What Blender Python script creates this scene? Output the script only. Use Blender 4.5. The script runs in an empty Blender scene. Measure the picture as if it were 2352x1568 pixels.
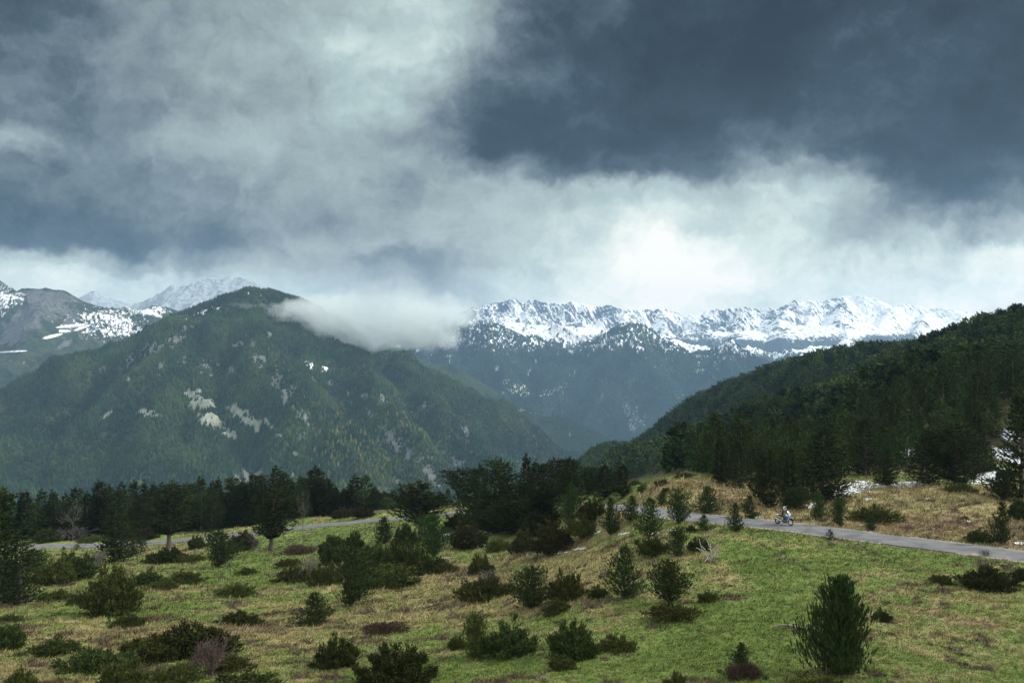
import bpy, math, random
import numpy as np

# ------------------------------------------------------------------ camera, sky, sun, exposure
scene = bpy.context.scene
COL = scene.collection
R = math.radians

cam_d = bpy.data.cameras.new("camera"); cam = bpy.data.objects.new("camera", cam_d); COL.objects.link(cam)
cam_d.sensor_width = 36; cam_d.lens = 36; cam_d.clip_start = 0.5; cam_d.clip_end = 60000
cam.location = (0, 0, 0); cam.rotation_euler = (R(90), 0, 0)
scene.camera = cam

scene.view_settings.view_transform = 'Standard'
scene.view_settings.look = 'None'
scene.view_settings.gamma = 1
scene.view_settings.exposure = 0.0
scene.render.engine = 'CYCLES'
scene.cycles.max_bounces = 5
scene.cycles.diffuse_bounces = 2
scene.cycles.glossy_bounces = 2
scene.cycles.transmission_bounces = 3
scene.cycles.volume_bounces = 3
scene.cycles.transparent_max_bounces = 8
scene.cycles.use_denoising = True
scene.cycles.volume_step_rate = 0.6
scene.cycles.volume_max_steps = 128
scene.cycles.use_adaptive_sampling = True
scene.cycles.adaptive_threshold = 0.008

F = 2352.0
def uv(dx, dy): return ((dx-1176)/F, (784-dy)/F)
def P(dx, dy, Y): return ((dx-1176)/F*Y, Y, (784-dy)/F*Y)

SUN_EL, SUN_AZ = 35.0, 82.0          # azimuth from +Y towards +X : light comes from the right
sd = bpy.data.lights.new("sun", 'SUN'); sun = bpy.data.objects.new("sun", sd); COL.objects.link(sun)
sd.energy = 3.7; sd.angle = R(6); sd.color = (1.0, .96, .9)
az = R(SUN_AZ)
from mathutils import Vector
sdir = Vector((math.sin(az)*math.cos(R(SUN_EL)), math.cos(az)*math.cos(R(SUN_EL)), math.sin(R(SUN_EL))))
sun.rotation_euler = sdir.to_track_quat('Z', 'Y').to_euler()

class NT:
    """tiny node-tree writer"""
    def __init__(s, nt): s.nt = nt
    def n(s, t, **k):
        x = s.nt.nodes.new(t)
        for a, b in k.items(): setattr(x, a, b)
        return x
    def l(s, a, b): s.nt.links.new(a, b)
    def put(s, sock, v):
        if isinstance(v, bpy.types.NodeSocket): s.l(v, sock)
        elif v is not None: sock.default_value = v
    def m(s, op, a, b=None, c=None, clamp=False):
        x = s.n('ShaderNodeMath', operation=op, use_clamp=clamp)
        s.put(x.inputs[0], a)
        if b is not None: s.put(x.inputs[1], b)
        if c is not None: s.put(x.inputs[2], c)
        return x.outputs[0]
    def v(s, op, a, b=None):
        x = s.n('ShaderNodeVectorMath', operation=op)
        s.put(x.inputs[0], a)
        if b is not None: s.put(x.inputs[1], b)
        return x.outputs['Value' if op in ('LENGTH', 'DOT_PRODUCT') else 'Vector']
    def scale(s, a, f):
        x = s.n('ShaderNodeVectorMath', operation='SCALE'); s.put(x.inputs[0], a); s.put(x.inputs['Scale'], f)
        return x.outputs['Vector']
    def noise(s, vec, scale, detail=4, rough=.5, dist=0, out='Fac', dim='3D'):
        x = s.n('ShaderNodeTexNoise', noise_dimensions=dim)
        if vec is not None: s.l(vec, x.inputs['Vector'])
        x.inputs['Scale'].default_value = scale; x.inputs['Detail'].default_value = detail
        x.inputs['Roughness'].default_value = rough; x.inputs['Distortion'].default_value = dist
        return x.outputs[out]
    def rng(s, v, a, b, c=0, d=1, smooth=True):
        x = s.n('ShaderNodeMapRange'); x.interpolation_type = 'SMOOTHSTEP' if smooth else 'LINEAR'
        s.put(x.inputs[0], v)
        for i, q in enumerate((a, b, c, d)): x.inputs[i+1].default_value = q
        return x.outputs[0]
    def ramp(s, v, stops, mode='LINEAR'):
        x = s.n('ShaderNodeValToRGB'); s.l(v, x.inputs[0]); cr = x.color_ramp; cr.interpolation = mode
        while len(cr.elements) < len(stops): cr.elements.new(.5)
        for e, (p, c) in zip(cr.elements, stops): e.position = p; e.color = (*c, 1)
        return x.outputs[0]
    def mix(s, f, a, b, mode='MIX'):
        x = s.n('ShaderNodeMix', data_type='RGBA', blend_type=mode)
        s.put(x.inputs[0], f)
        for i, q in ((6, a), (7, b)):
            if isinstance(q, tuple): q = (*q, 1) if len(q) == 3 else q
            s.put(x.inputs[i], q)
        return x.outputs[2]

# --- sky: Nishita behind a procedural deck of storm cloud, laid out by direction
world = bpy.data.worlds.new("World"); scene.world = world; world.use_nodes = True
world.node_tree.nodes.clear()
w = NT(world.node_tree)
sky = w.n('ShaderNodeTexSky', sky_type='NISHITA', sun_disc=False)
sky.sun_elevation = R(SUN_EL); sky.sun_rotation = R(SUN_AZ)
tc = w.n('ShaderNodeTexCoord').outputs['Generated']
wn = w.v('SUBTRACT', w.noise(tc, 4.5, 3, .55, out='Color'), (.5, .5, .5))
wn2 = w.v('SUBTRACT', w.noise(tc, 17, 4, .6, out='Color'), (.5, .5, .5))
wn3 = w.v('SUBTRACT', w.noise(tc, 8.5, 8, .62, out='Color'), (.5, .5, .5))
D = w.v('ADD', tc, w.v('ADD', w.scale(wn3, .075), w.v('ADD', w.scale(wn, .02), w.scale(wn2, .05))))
# luminance the cloud deck shows, surveyed on a coarse net of directions (columns across, rows upward), roughened by turbulence
SKX = [-400, 0, 150, 300, 450, 600, 750, 900, 1050, 1200, 1350, 1500, 1650, 1800, 1950, 2100, 2250, 2352, 2750]
SKY_ROWS = [
    (-120, [90, 90, 115, 129, 138, 147, 156, 190, 210, 150, 100, 75, 70, 75, 75, 65, 70, 70, 80]),
    (0, [80, 80, 115, 129, 138, 152, 164, 206, 222, 108, 80, 68, 62, 66, 70, 60, 66, 66, 75]),
    (80, [100, 105, 120, 133, 143, 161, 172, 212, 200, 100, 76, 58, 48, 50, 58, 72, 82, 62, 75]),
    (160, [112, 115, 115, 124, 143, 161, 172, 208, 140, 92, 78, 54, 44, 48, 58, 62, 72, 70, 75]),
    (240, [120, 125, 120, 120, 133, 155, 164, 190, 92, 72, 72, 58, 52, 66, 74, 56, 52, 58, 60]),
    (320, [160, 185, 115, 127, 158, 167, 162, 160, 78, 66, 62, 64, 74, 110, 84, 60, 58, 50, 60]),
    (380, [106, 110, 103, 109, 132, 153, 149, 162, 135, 112, 90, 82, 95, 178, 140, 66, 56, 66, 70]),
    (440, [92, 94, 96, 100, 130, 156, 155, 155, 160, 192, 190, 172, 176, 215, 185, 105, 76, 92, 100]),
    (500, [84, 84, 84, 86, 104, 136, 150, 152, 165, 195, 214, 214, 208, 215, 150, 125, 125, 165, 185]),
    (560, [82, 84, 84, 84, 92, 126, 168, 156, 160, 192, 214, 234, 238, 218, 140, 165, 210, 222, 220]),
    (610, [150, 178, 172, 145, 122, 155, 160, 118, 132, 198, 220, 244, 246, 222, 198, 214, 200, 226, 226]),
    (635, [185, 200, 200, 192, 182, 172, 170, 125, 142, 204, 222, 240, 243, 224, 206, 214, 210, 226, 226]),
    (660, [205, 214, 214, 208, 202, 190, 172, 130, 148, 210, 224, 236, 240, 226, 216, 216, 222, 226, 226]),
    (730, [215, 220, 220, 214, 210, 208, 186, 160, 172, 215, 225, 230, 234, 230, 226, 226, 226, 228, 228]),
]

sD = w.n('ShaderNodeSeparateXYZ'); w.l(D, sD.inputs[0])
yd = w.m('MAXIMUM', sD.outputs[1], .12)
su = w.rng(w.m('DIVIDE', sD.outputs[0], yd), *[(x-1176)/F for x in (SKX[0], SKX[-1])], 0, 1, False)
sv = w.m('DIVIDE', sD.outputs[2], yd)
L_ = None
for (ry, vals), prev in zip(SKY_ROWS[::-1], [None]+SKY_ROWS[::-1]):
    r_ = w.ramp(su, [((x-SKX[0])/(SKX[-1]-SKX[0]), (q/255,)*3) for x, q in zip(SKX, vals)], 'B_SPLINE')
    L_ = r_ if L_ is None else w.mix(w.rng(sv, (784-prev[0])/F, (784-ry)/F, 0, 1), L_, r_)
stretch = w.v('MULTIPLY', tc, (1.0, 1.0, 1.6))
fb = w.noise(w.v('ADD', stretch, w.scale(wn3, .12)), 5.5, 10, .62, .2)
fb2 = w.noise(D, 19.0, 8, .62, .3)
L1 = w.m('ADD', w.n('ShaderNodeRGBToBW').outputs[0] if False else L_, w.m('MULTIPLY', w.m('SUBTRACT', fb, .47), .38))
L1 = w.m('ADD', L1, w.m('MULTIPLY', w.m('SUBTRACT', fb2, .47), .30))
bil = w.m('ABSOLUTE', w.m('SUBTRACT', w.noise(w.v('ADD', stretch, w.scale(wn3, .06)), 8.0, 9, .58), .5))
L1 = w.m('ADD', L1, w.m('MULTIPLY', w.m('SUBTRACT', .06, bil), .45))
def lin3(c): return tuple(((x/255+.055)/1.055)**2.4 for x in c)
ccol = w.ramp(L1, [(.08, lin3((2, 5, 9))), (.19, lin3((16, 25, 36))), (.30, lin3((40, 53, 66))), (.40, lin3((73, 88, 99))), (.51, lin3((116, 130, 137))), (.63, lin3((154, 169, 170))),
                  (.75, lin3((178, 199, 198))), (.85, lin3((210, 227, 223))), (.94, lin3((236, 245, 240))), (1.0, lin3((252, 254, 250)))])
sep = w.n('ShaderNodeSeparateXYZ'); w.l(tc, sep.inputs[0])
ccol = w.mix(w.rng(sep.outputs[2], .03, .19), w.v('MULTIPLY', ccol, (1.36, 1.24, 1.16)), ccol)
zen = w.scale(w.ramp(w.noise(tc, 3.0, 5, .6), [(.3, (.55, .62, .64)), (.7, (1.0, 1.0, .96))]), 1.6)  # overhead sky, out of view, brightened to light the ground
ccol = w.mix(w.rng(sep.outputs[2], .345, .60), ccol, zen)
ccol = w.mix(w.rng(sep.outputs[1], .1, -.5), ccol, w.mix(w.rng(sep.outputs[2], .0, .5), (.36, .40, .41), (1.2, 1.28, 1.28)))  # unseen sky behind the camera, set as added fill light
b1 = w.n('ShaderNodeBackground'); w.l(sky.outputs[0], b1.inputs[0]); b1.inputs[1].default_value = .08
b2 = w.n('ShaderNodeBackground'); w.l(ccol, b2.inputs[0]); b2.inputs[1].default_value = 1.0
mx = w.n('ShaderNodeMixShader'); mx.inputs[0].default_value = .97
w.l(b1.outputs[0], mx.inputs[1]); w.l(b2.outputs[0], mx.inputs[2])
wo = w.n('ShaderNodeOutputWorld'); w.l(mx.outputs[0], wo.inputs['Surface'])
world.cycles.sampling_method = 'MANUAL'; world.cycles.sample_map_resolution = 1024

# ------------------------------------------------------------------ helpers
def tag(o, label=None, cat=None, group=None, kind=None):
    if label: o['label'] = label
    if cat: o['category'] = cat
    if group: o['group'] = group
    if kind: o['kind'] = kind
    return o

def mesh_np(name, V, Fc, mat=None, face_attr=None, vcol=None, fcol=None, smooth=False):
    V = np.asarray(V, np.float32); Fc = np.asarray(Fc, np.int32)
    me = bpy.data.meshes.new(name)
    k = Fc.shape[1]; n = len(Fc)
    me.vertices.add(len(V)); me.vertices.foreach_set('co', V.ravel())
    me.loops.add(n*k); me.loops.foreach_set('vertex_index', Fc.ravel())
    me.polygons.add(n); me.polygons.foreach_set('loop_start', np.arange(0, n*k, k, dtype=np.int32))
    if face_attr is not None:
        a = me.attributes.new('rnd', 'FLOAT', 'FACE'); a.data.foreach_set('value', np.asarray(face_attr, np.float32))
    if vcol is not None:
        a = me.attributes.new('col', 'FLOAT_COLOR', 'POINT')
        a.data.foreach_set('color', np.hstack([vcol, np.ones((len(V), 1))]).astype(np.float32).ravel())
    if fcol is not None:
        a = me.attributes.new('col', 'FLOAT_COLOR', 'FACE')
        a.data.foreach_set('color', np.hstack([fcol, np.ones((n, 1))]).astype(np.float32).ravel())
    if smooth: me.polygons.foreach_set('use_smooth', np.ones(n, bool))
    me.update(calc_edges=True)
    if mat: me.materials.append(mat)
    return me

def obj(name, me=None, parent=None, loc=(0, 0, 0)):
    o = bpy.data.objects.new(name, me); COL.objects.link(o); o.location = loc
    if parent: o.parent = parent
    return o

def material(name):
    m = bpy.data.materials.new(name); m.use_nodes = True
    b = m.node_tree.nodes['Principled BSDF']
    return m, NT(m.node_tree), b

def simple(name, col, rough=.6, metal=0, spec=.3, var=0.0):
    m, t, b = material(name)
    b.inputs['Roughness'].default_value = rough; b.inputs['Metallic'].default_value = metal
    b.inputs['Specular IOR Level'].default_value = spec
    if var:
        tcn = t.n('ShaderNodeTexCoord').outputs['Object']
        nz = t.noise(tcn, 14, 5, .6)
        c = t.mix(nz, tuple(x*(1-var) for x in col), tuple(min(1, x*(1+var)) for x in col))
        t.l(c, b.inputs['Base Color'])
    else: b.inputs['Base Color'].default_value = (*col, 1)
    return m

# --- numpy gradient noise
_rs = np.random.RandomState(7)
_perm = _rs.permutation(512); _perm = np.concatenate([_perm, _perm]).astype(np.int64)
_ga = _rs.rand(512)*2*np.pi; _gx, _gy = np.cos(_ga), np.sin(_ga)
def perlin(x, y):
    xi = np.floor(x).astype(np.int64); yi = np.floor(y).astype(np.int64); fx, fy = x-xi, y-yi
    def g(ix, iy, dx, dy):
        h = _perm[(_perm[ix & 511] + (iy & 511)) & 511]; return _gx[h]*dx + _gy[h]*dy
    sx = fx*fx*fx*(fx*(fx*6-15)+10); sy = fy*fy*fy*(fy*(fy*6-15)+10)
    a = g(xi, yi, fx, fy); b = g(xi+1, yi, fx-1, fy); c = g(xi, yi+1, fx, fy-1); d = g(xi+1, yi+1, fx-1, fy-1)
    return ((a+(b-a)*sx) + ((c+(d-c)*sx)-(a+(b-a)*sx))*sy)*1.5
def fbm(x, y, o=4, ro=.5, lac=2.03):
    s = 0; a = 1; t = 0
    for i in range(o): s = s + a*perlin(x+17.3*i, y-9.1*i); t += a; a *= ro; x = x*lac; y = y*lac
    return s/t
def ridged(x, y, o=4, ro=.5):
    s = 0; a = 1; t = 0
    for i in range(o): s = s + a*(1-np.abs(perlin(x+5.3*i, y+31.7*i))*2); t += a; a *= ro; x = x*2.07; y = y*2.07
    return s/t
def sm(x, a, b):
    t = np.clip((x-a)/(b-a), 0, 1); return t*t*(3-2*t)
def grid_faces(nr, nc):
    i = np.arange((nr-1)*(nc-1)); r = i//(nc-1); c = i % (nc-1); a = r*nc+c
    return np.stack([a, a+1, a+nc+1, a+nc], 1)

# ------------------------------------------------------------------ near ground: height field through surveyed points
GP = [P(*q) for q in [
    # right meadow, gently flat to the road
    (1930, 1557, 55), (2352, 1568, 56.5), (1500, 1568, 56), (1176, 1568, 56.5), (800, 1568, 57.5), (400, 1568, 59), (0, 1568, 61), (-300, 1568, 62),
    (1930, 1380, 74), (2352, 1400, 72), (2700, 1400, 72), (1500, 1400, 72.5), (1176, 1400, 82), (800, 1400, 92), (400, 1400, 98), (0, 1400, 104), (-300, 1400, 110),
    (1798, 1205, 105), (2352, 1275, 90), (2700, 1318, 83), (1580, 1185, 110), (1440, 1162, 118), (1500, 1262, 94), (1350, 1262, 112),
    (1176, 1300, 118), (800, 1300, 138), (400, 1300, 152), (0, 1320, 145), (-300, 1330, 150),
    (1176, 1215, 161), (1300, 1225, 140),
    (1380, 1159, 165), (1276, 1154, 195), (1045, 1175, 203), (920, 1190, 210), (720, 1207, 218), (540, 1228, 220), (380, 1243, 222), (230, 1250, 224), (50, 1253, 226), (-200, 1256, 230),
    (-400, 1258, 235),
    (100, 1236, 250), (400, 1222, 250), (700, 1192, 250), (900, 1172, 246), (1100, 1158, 240), (1250, 1142, 235),
    # bank and knoll behind the road on the right
    (2352, 1140, 125), (2700, 1150, 125), (2352, 1050, 165), (2100, 1150, 122), (1900, 1150, 125), (1900, 1080, 170), (2150, 1080, 160),
    (1690, 1110, 140), (1560, 1102, 150), (1470, 1122, 145), (1640, 1092, 158), (1340, 1135, 190),
    # forested hill
    (2352, 905, 260), (2352, 784, 380), (2700, 700, 380), (2700, 880, 250),
    (1900, 1010, 260), (1900, 935, 480), (2150, 940, 330), (2203, 793, 520), (1929, 845, 720), (2036, 840, 660), (2352, 790, 550), (2350, 850, 720), (2700, 730, 600),
    (1755, 884, 870), (1700, 1010, 480), (1568, 958, 1010), (1640, 1050, 420), (1403, 1034, 1150), (1320, 1086, 1260), (1500, 1060, 620),
    (1450, 1165, 350), (1350, 1185, 300), (1600, 1085, 250), (1400, 1150, 520), (1480, 1132, 235), (1550, 1110, 330), (1400, 1150, 240),
    (1929, 900, 950), (1755, 945, 1100), (1568, 1020, 1250), (2203, 860, 800), (1403, 1120, 1450),
]] + [
    (0, 0, -1.9), (15, 0, -1.9), (-15, 0, -2.2), (60, 0, -3), (-60, 0, -6), (0, 12, -6.2), (20, 14, -6.8), (-20, 14, -7.2), (0, 30, -13.2), (35, 30, -13), (-35, 30, -14.2),
    (150, 0, -4), (-150, 0, -14), (0, -40, 8), (100, -40, 8), (-100, -40, 2), (0, -300, 40), (300, -200, 40), (-300, -200, 20),
    (-20, 300, -66), (-150, 300, -74), (-60, 420, -120), (60, 420, -108), (-250, 420, -125), (0, 700, -235), (-300, 700, -240), (0, 1100, -380), (-500, 1100, -390),
    (0, 1700, -560), (-900, 1700, -560), (400, 1700, -470), (-400, 250, -62), (-600, 400, -110), (-900, 700, -220), (-800, 100, -40), (900, 100, -10), (900, 500, 40),
    (900, 1700, -260), (1400, 900, 10), (130, 800, -190), (60, 300, -70), (60, 260, -52),
]
GP = np.array(GP, float)
def _q(x, y):
    return np.arcsinh(np.asarray(x, float)/90.0), np.arcsinh(np.asarray(y, float)/90.0)
_cx, _cy = _q(GP[:, 0], GP[:, 1])
def _phi(d2): return 0.5*d2*np.log(d2+1e-9)
_n = len(GP)
_A = np.zeros((_n+3, _n+3))
_A[:_n, :_n] = _phi((_cx[:, None]-_cx)**2 + (_cy[:, None]-_cy)**2) + np.eye(_n)*2e-4
_A[:_n, _n] = 1; _A[:_n, _n+1] = _cx; _A[:_n, _n+2] = _cy; _A[_n:, :_n] = _A[:_n, _n:].T
_w = np.linalg.solve(_A, np.concatenate([GP[:, 2], [0, 0, 0]]))
def tps(x, y):
    a, b = _q(x, y); sh = a.shape; a = a.ravel(); b = b.ravel(); out = _w[_n] + _w[_n+1]*a + _w[_n+2]*b
    for i in range(_n): out += _w[i]*_phi((a-_cx[i])**2 + (b-_cy[i])**2)
    return out.reshape(sh)

# road centre line (display px, distance) -> smooth world polyline
RD = [(2900, 1345, 78), (2700, 1318, 83), (2520, 1297, 86.5), (2352, 1275, 90), (2180, 1253, 94), (2000, 1231, 99), (1798, 1205, 105), (1690, 1195, 107.5), (1580, 1184, 110.5), (1500, 1173, 113.5), (1440, 1163, 119),
      (1400, 1159, 133), (1370, 1157.5, 155), (1330, 1156.5, 178), (1276, 1155, 192), (1180, 1161, 199), (1045, 1175, 203), (920, 1190, 210), (850, 1195, 214), (720, 1207, 218), (620, 1219, 219), (540, 1228, 220), (440, 1237, 221),
      (380, 1243, 222), (300, 1248, 223), (230, 1251, 224), (50, 1253.5, 226), (-120, 1256, 229), (-300, 1258, 233), (-500, 1260, 238)]
RDW = np.array([P(*q) for q in RD])
def catmull(Pn, k=12):
    out = []
    Q = np.vstack([2*Pn[0]-Pn[1], Pn, 2*Pn[-1]-Pn[-2]])
    for i in range(1, len(Q)-2):
        p0, p1, p2, p3 = Q[i-1:i+3]
        for t in np.arange(k)/k:
            out.append(.5*((2*p1)+(-p0+p2)*t+(2*p0-5*p1+4*p2-p3)*t*t+(-p0+3*p1-3*p2+p3)*t**3))
    out.append(Q[-2]); return np.array(out)
ROAD = catmull(RDW)
for _ in range(12): ROAD[1:-1] = (ROAD[:-2]+2*ROAD[1:-1]+ROAD[2:])/4
RW = 2.35
def seg_dist(x, y, L, zs=True):
    """distance to a 3-D polyline in plan, and the polyline's z at the foot"""
    best = np.full(x.shape, 1e9); bz = np.zeros(x.shape)
    for i in range(len(L)-1):
        a, b = L[i], L[i+1]; ab = b[:2]-a[:2]; l2 = ab@ab+1e-9
        t = np.clip(((x-a[0])*ab[0]+(y-a[1])*ab[1])/l2, 0, 1)
        d = np.hypot(x-(a[0]+t*ab[0]), y-(a[1]+t*ab[1])); mk = d < best
        best = np.where(mk, d, best); bz = np.where(mk, a[2]+t*(b[2]-a[2]), bz)
    return best, bz

# sample grid for the near ground: rows of growing distance, columns fanned out so cells stay the size they read at
NU, NY = 1000, 820
US = np.linspace(-.80, .80, NU); YS = np.concatenate([np.geomspace(26, 300, 560, endpoint=False), np.geomspace(300, 1750, 260)])
GX = US[None, :]*YS[:, None]; GY = np.repeat(YS[:, None], NU, 1)
_cu = US[::10]; _cy2 = YS[::6]
# coarse TPS then linear refine
def refine(Zc, yc, uc):
    T1 = np.empty((len(yc), NU))
    for i in range(len(yc)): T1[i] = np.interp(US, uc, Zc[i])
    T2 = np.empty((NY, NU))
    for j in range(NU): T2[:, j] = np.interp(YS, yc, T1[:, j])
    return T2
_uc = np.linspace(-.80, .80, 161); _yc = np.concatenate([np.geomspace(26, 300, 130, endpoint=False), np.geomspace(300, 1750, 61)])
GZ = refine(tps(_uc[None, :]*_yc[:, None], np.repeat(_yc[:, None], 161, 1)), _yc, _uc)
# hummocks
hum = fbm(GX/7.5, GY/7.5, 3)*.28 + fbm(GX/2.1+9, GY/2.1, 3)*.20 + fbm(GX/28, GY/28+4, 2)*.5
GZ = GZ + hum*np.clip(GY/60, .4, 1.6)
# road bench
m = GY < 300
rdist = np.full(GX.shape, 1e9); rz = np.zeros(GX.shape)
rows = np.where(YS < 262)[0]
rdist[rows], rz[rows] = seg_dist(GX[rows], GY[rows], ROAD[::3])
kk = 1-sm(rdist, RW+.5, RW+4.5+np.clip((GY-130)/30, 0, 4))
GZ = GZ*(1-kk) + (rz-.16)*kk
def ground(x, y):
    """height of the near ground at world x, y (bilinear on the same grid the mesh uses)"""
    x = np.asarray(x, float); y = np.asarray(y, float)
    yi = np.clip(np.interp(y, YS, np.arange(NY)), 0, NY-1.001); ui = np.clip((x/y+.80)/1.60*(NU-1), 0, NU-1.001)
    a = yi.astype(int); b = ui.astype(int); fa = yi-a; fb_ = ui-b
    return (GZ[a, b]*(1-fa)*(1-fb_)+GZ[a+1, b]*fa*(1-fb_)+GZ[a, b+1]*(1-fa)*fb_+GZ[a+1, b+1]*fa*fb_)
def hit(dx, dy, ymin=30):
    """where the line of sight through a picture point meets the ground"""
    u, v_ = uv(dx, dy); ys = np.geomspace(ymin, 1700, 4000); z = ground(u*ys, ys)
    below = np.where(z >= v_*ys)[0]
    k = below[0] if len(below) else 3999
    return (u*ys[k], ys[k], float(z[k]))
# ------------------------------------------------------------------ ground colour (what the turf itself is: green grass, straw, heather, litter)
def world_spots(L):
    out = []
    for dx, dy, r, a in L:
        h = hit(dx, dy); out.append((h[0], h[1], r, a))
    return out
GREEN = world_spots([(1738, 1225, 3.2, 1.3), (1735, 1260, 3.2, 1.5), (1750, 1300, 3.2, 1.5), (1775, 1350, 3, 1.5), (1790, 1400, 3, 1.4), (1770, 1450, 4, .8), (1700, 1500, 4, .8), (1620, 1540, 5, .7),
                     (2150, 1280, 7, .5), (2000, 1300, 6, .5), (1560, 1440, 5, .8), (1450, 1520, 5, .8), (1100, 1560, 6, .6), (1200, 1530, 5, .6), (430, 1330, 9, .8), (560, 1310, 12, .9), (620, 1275, 10, 1), (500, 1400, 7, .4),
                     (330, 1395, 7, .9), (760, 1222, 20, .9), (950, 1205, 14, .9), (1390, 1140, 14, 1), (1610, 1098, 5, 1.1), (700, 1430, 4, .3), (2200, 1550, 5, .3), (2250, 1480, 3, .6), (1290, 1420, 6, .3), (1450, 1200, 8, .4), (1650, 1400, 4, .5), (880, 1390, 4, -.2)])
STRAW = world_spots([(1680, 1120, 16, 1.3), (1600, 1130, 12, 1.2), (1540, 1135, 10, 1), (2200, 1180, 16, 1.1), (2050, 1150, 14, 1), (2352, 1200, 14, 1.1), (2300, 1150, 14, 1), (1900, 1200, 7, .6), (1250, 1310, 12, .7), (1000, 1330, 12, .8),
                     (1400, 1300, 8, .6), (900, 1420, 8, .7), (700, 1400, 8, .7), (560, 1460, 6, .8), (250, 1460, 8, .7), (40, 1540, 8, .6), (1080, 1420, 6, .4), (2300, 1430, 7, .5), (2100, 1500, 5, .5), (2050, 1350, 6, .4), (1620, 1330, 5, .5), (350, 1262, 12, .5)])
def gmask(x, y):
    n1 = fbm(x/11, y/11, 4, .55); n2 = fbm(x/2.6+3, y/2.6, 3, .6); n3 = fbm(x/.75, y/.75+8, 2)
    s = .34 + n1*.62 + n2*.75 + n3*.5
    for (a, b, r, k) in GREEN: s = s - .42*k*np.exp(-((x-a)**2+(y-b)**2)/(r*r))
    for (a, b, r, k) in STRAW: s = s + .50*k*np.exp(-((x-a)**2+(y-b)**2)/(r*r))
    h = fbm(x/4.2+50, y/4.2, 4, .6) + .45*fbm(x/1.1, y/1.1+30, 2) + .12*np.clip(s-.4, -1, .6)
    return s, h
C_GREEN = np.array((.138, .192, .046)); C_DGREEN = np.array((.095, .140, .030)); C_STRAW = np.array((.300, .255, .118)); C_TAN = np.array((.215, .155, .090)); C_HEATH = np.array((.105, .070, .056)); C_LITTER = np.array((.060, .052, .026))
def lerp(a, b, t): return a + (b-a)*t[..., None]
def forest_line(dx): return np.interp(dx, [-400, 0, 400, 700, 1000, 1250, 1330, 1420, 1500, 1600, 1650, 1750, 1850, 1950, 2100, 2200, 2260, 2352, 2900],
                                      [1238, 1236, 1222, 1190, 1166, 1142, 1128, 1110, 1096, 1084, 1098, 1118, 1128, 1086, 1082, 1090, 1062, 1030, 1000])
def gcolor(x, y, z):
    s, h = gmask(x, y)
    c = lerp(np.broadcast_to(C_DGREEN, x.shape+(3,)), C_GREEN, sm(s, -.35, .10))
    c = lerp(c, np.array((.175, .225, .055)), sm(-s, .25, .9)*.8)
    c = lerp(c, C_STRAW, sm(s, .12, .85))
    c = lerp(c, C_TAN, sm(fbm(x/19+3, y/19, 2), .05, .4)*sm(s, .5, .9)*.8)
    c = lerp(c, C_HEATH, sm(h+.10*sm(-x/y, -.10, .05), .27, .40)*.9)
    dyp = 784 - z/np.maximum(y, 1)*F; dxp = 1176 + x/np.maximum(y, 1)*F
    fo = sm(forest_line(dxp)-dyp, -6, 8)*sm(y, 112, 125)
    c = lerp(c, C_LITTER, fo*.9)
    nr = (y < 135) & (y > 70)
    if nr.any():
        d_ = seg_dist(x[nr], y[nr], ROAD[:140:3])[0]; e_ = 1-sm(d_+fbm(x[nr]/1.3, y[nr]/1.3, 3)*1.1, RW+.1, RW+.9)
        c = c.copy(); c[nr] = lerp(c[nr], np.array((.20, .165, .12)), e_*.8)
    return c
gm, t, b = material('turf')
a = t.n('ShaderNodeAttribute', attribute_name='col')
oc = t.n('ShaderNodeTexCoord').outputs['Object']
n1 = t.noise(oc, 3.2, 6, .7); n2 = t.noise(oc, 9, 4, .7)
f = t.m('MULTIPLY', t.rng(n1, .25, .75, .62, 1.38), t.rng(n2, .25, .75, .7, 1.3))
t.l(t.scale(a.outputs['Color'], f), b.inputs['Base Color'])
b.inputs['Roughness'].default_value = .9; b.inputs['Specular IOR Level'].default_value = .12
bp = t.n('ShaderNodeBump'); bp.inputs['Strength'].default_value = .9; bp.inputs['Distance'].default_value = .25
t.l(n1, bp.inputs['Height']); t.l(bp.outputs[0], b.inputs['Normal'])
V = np.stack([GX, GY, GZ], -1).reshape(-1, 3)
# apron under and behind the camera
ay = np.array([-600, -300, -120, -50, -20, -6, 2, 8, 14, 20, 26.0]); ax = np.linspace(-1, 1, 80)
AX = ax[None, :]*(np.maximum(26*.8, 700-ay*0)[:, None]); AY = np.repeat(ay[:, None], 80, 1)
AX = np.where(AY >= 26, ax[None, :]*26*.8, ax[None, :]*np.interp(ay, [-600, 0, 26], [900, 260, 26*.8])[:, None])
AZ = tps(AX, AY); AZ[-1] = ground(AX[-1], np.full(80, 26.01))
nV = len(V); V2 = np.vstack([V, np.stack([AX, AY, AZ], -1).reshape(-1, 3)])
Fg = np.vstack([grid_faces(NY, NU), grid_faces(len(ay), 80)+nV])
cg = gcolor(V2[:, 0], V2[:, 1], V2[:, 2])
tag(obj('ground', mesh_np('ground', V2, Fg, gm, vcol=cg, smooth=True)), kind='structure')

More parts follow.
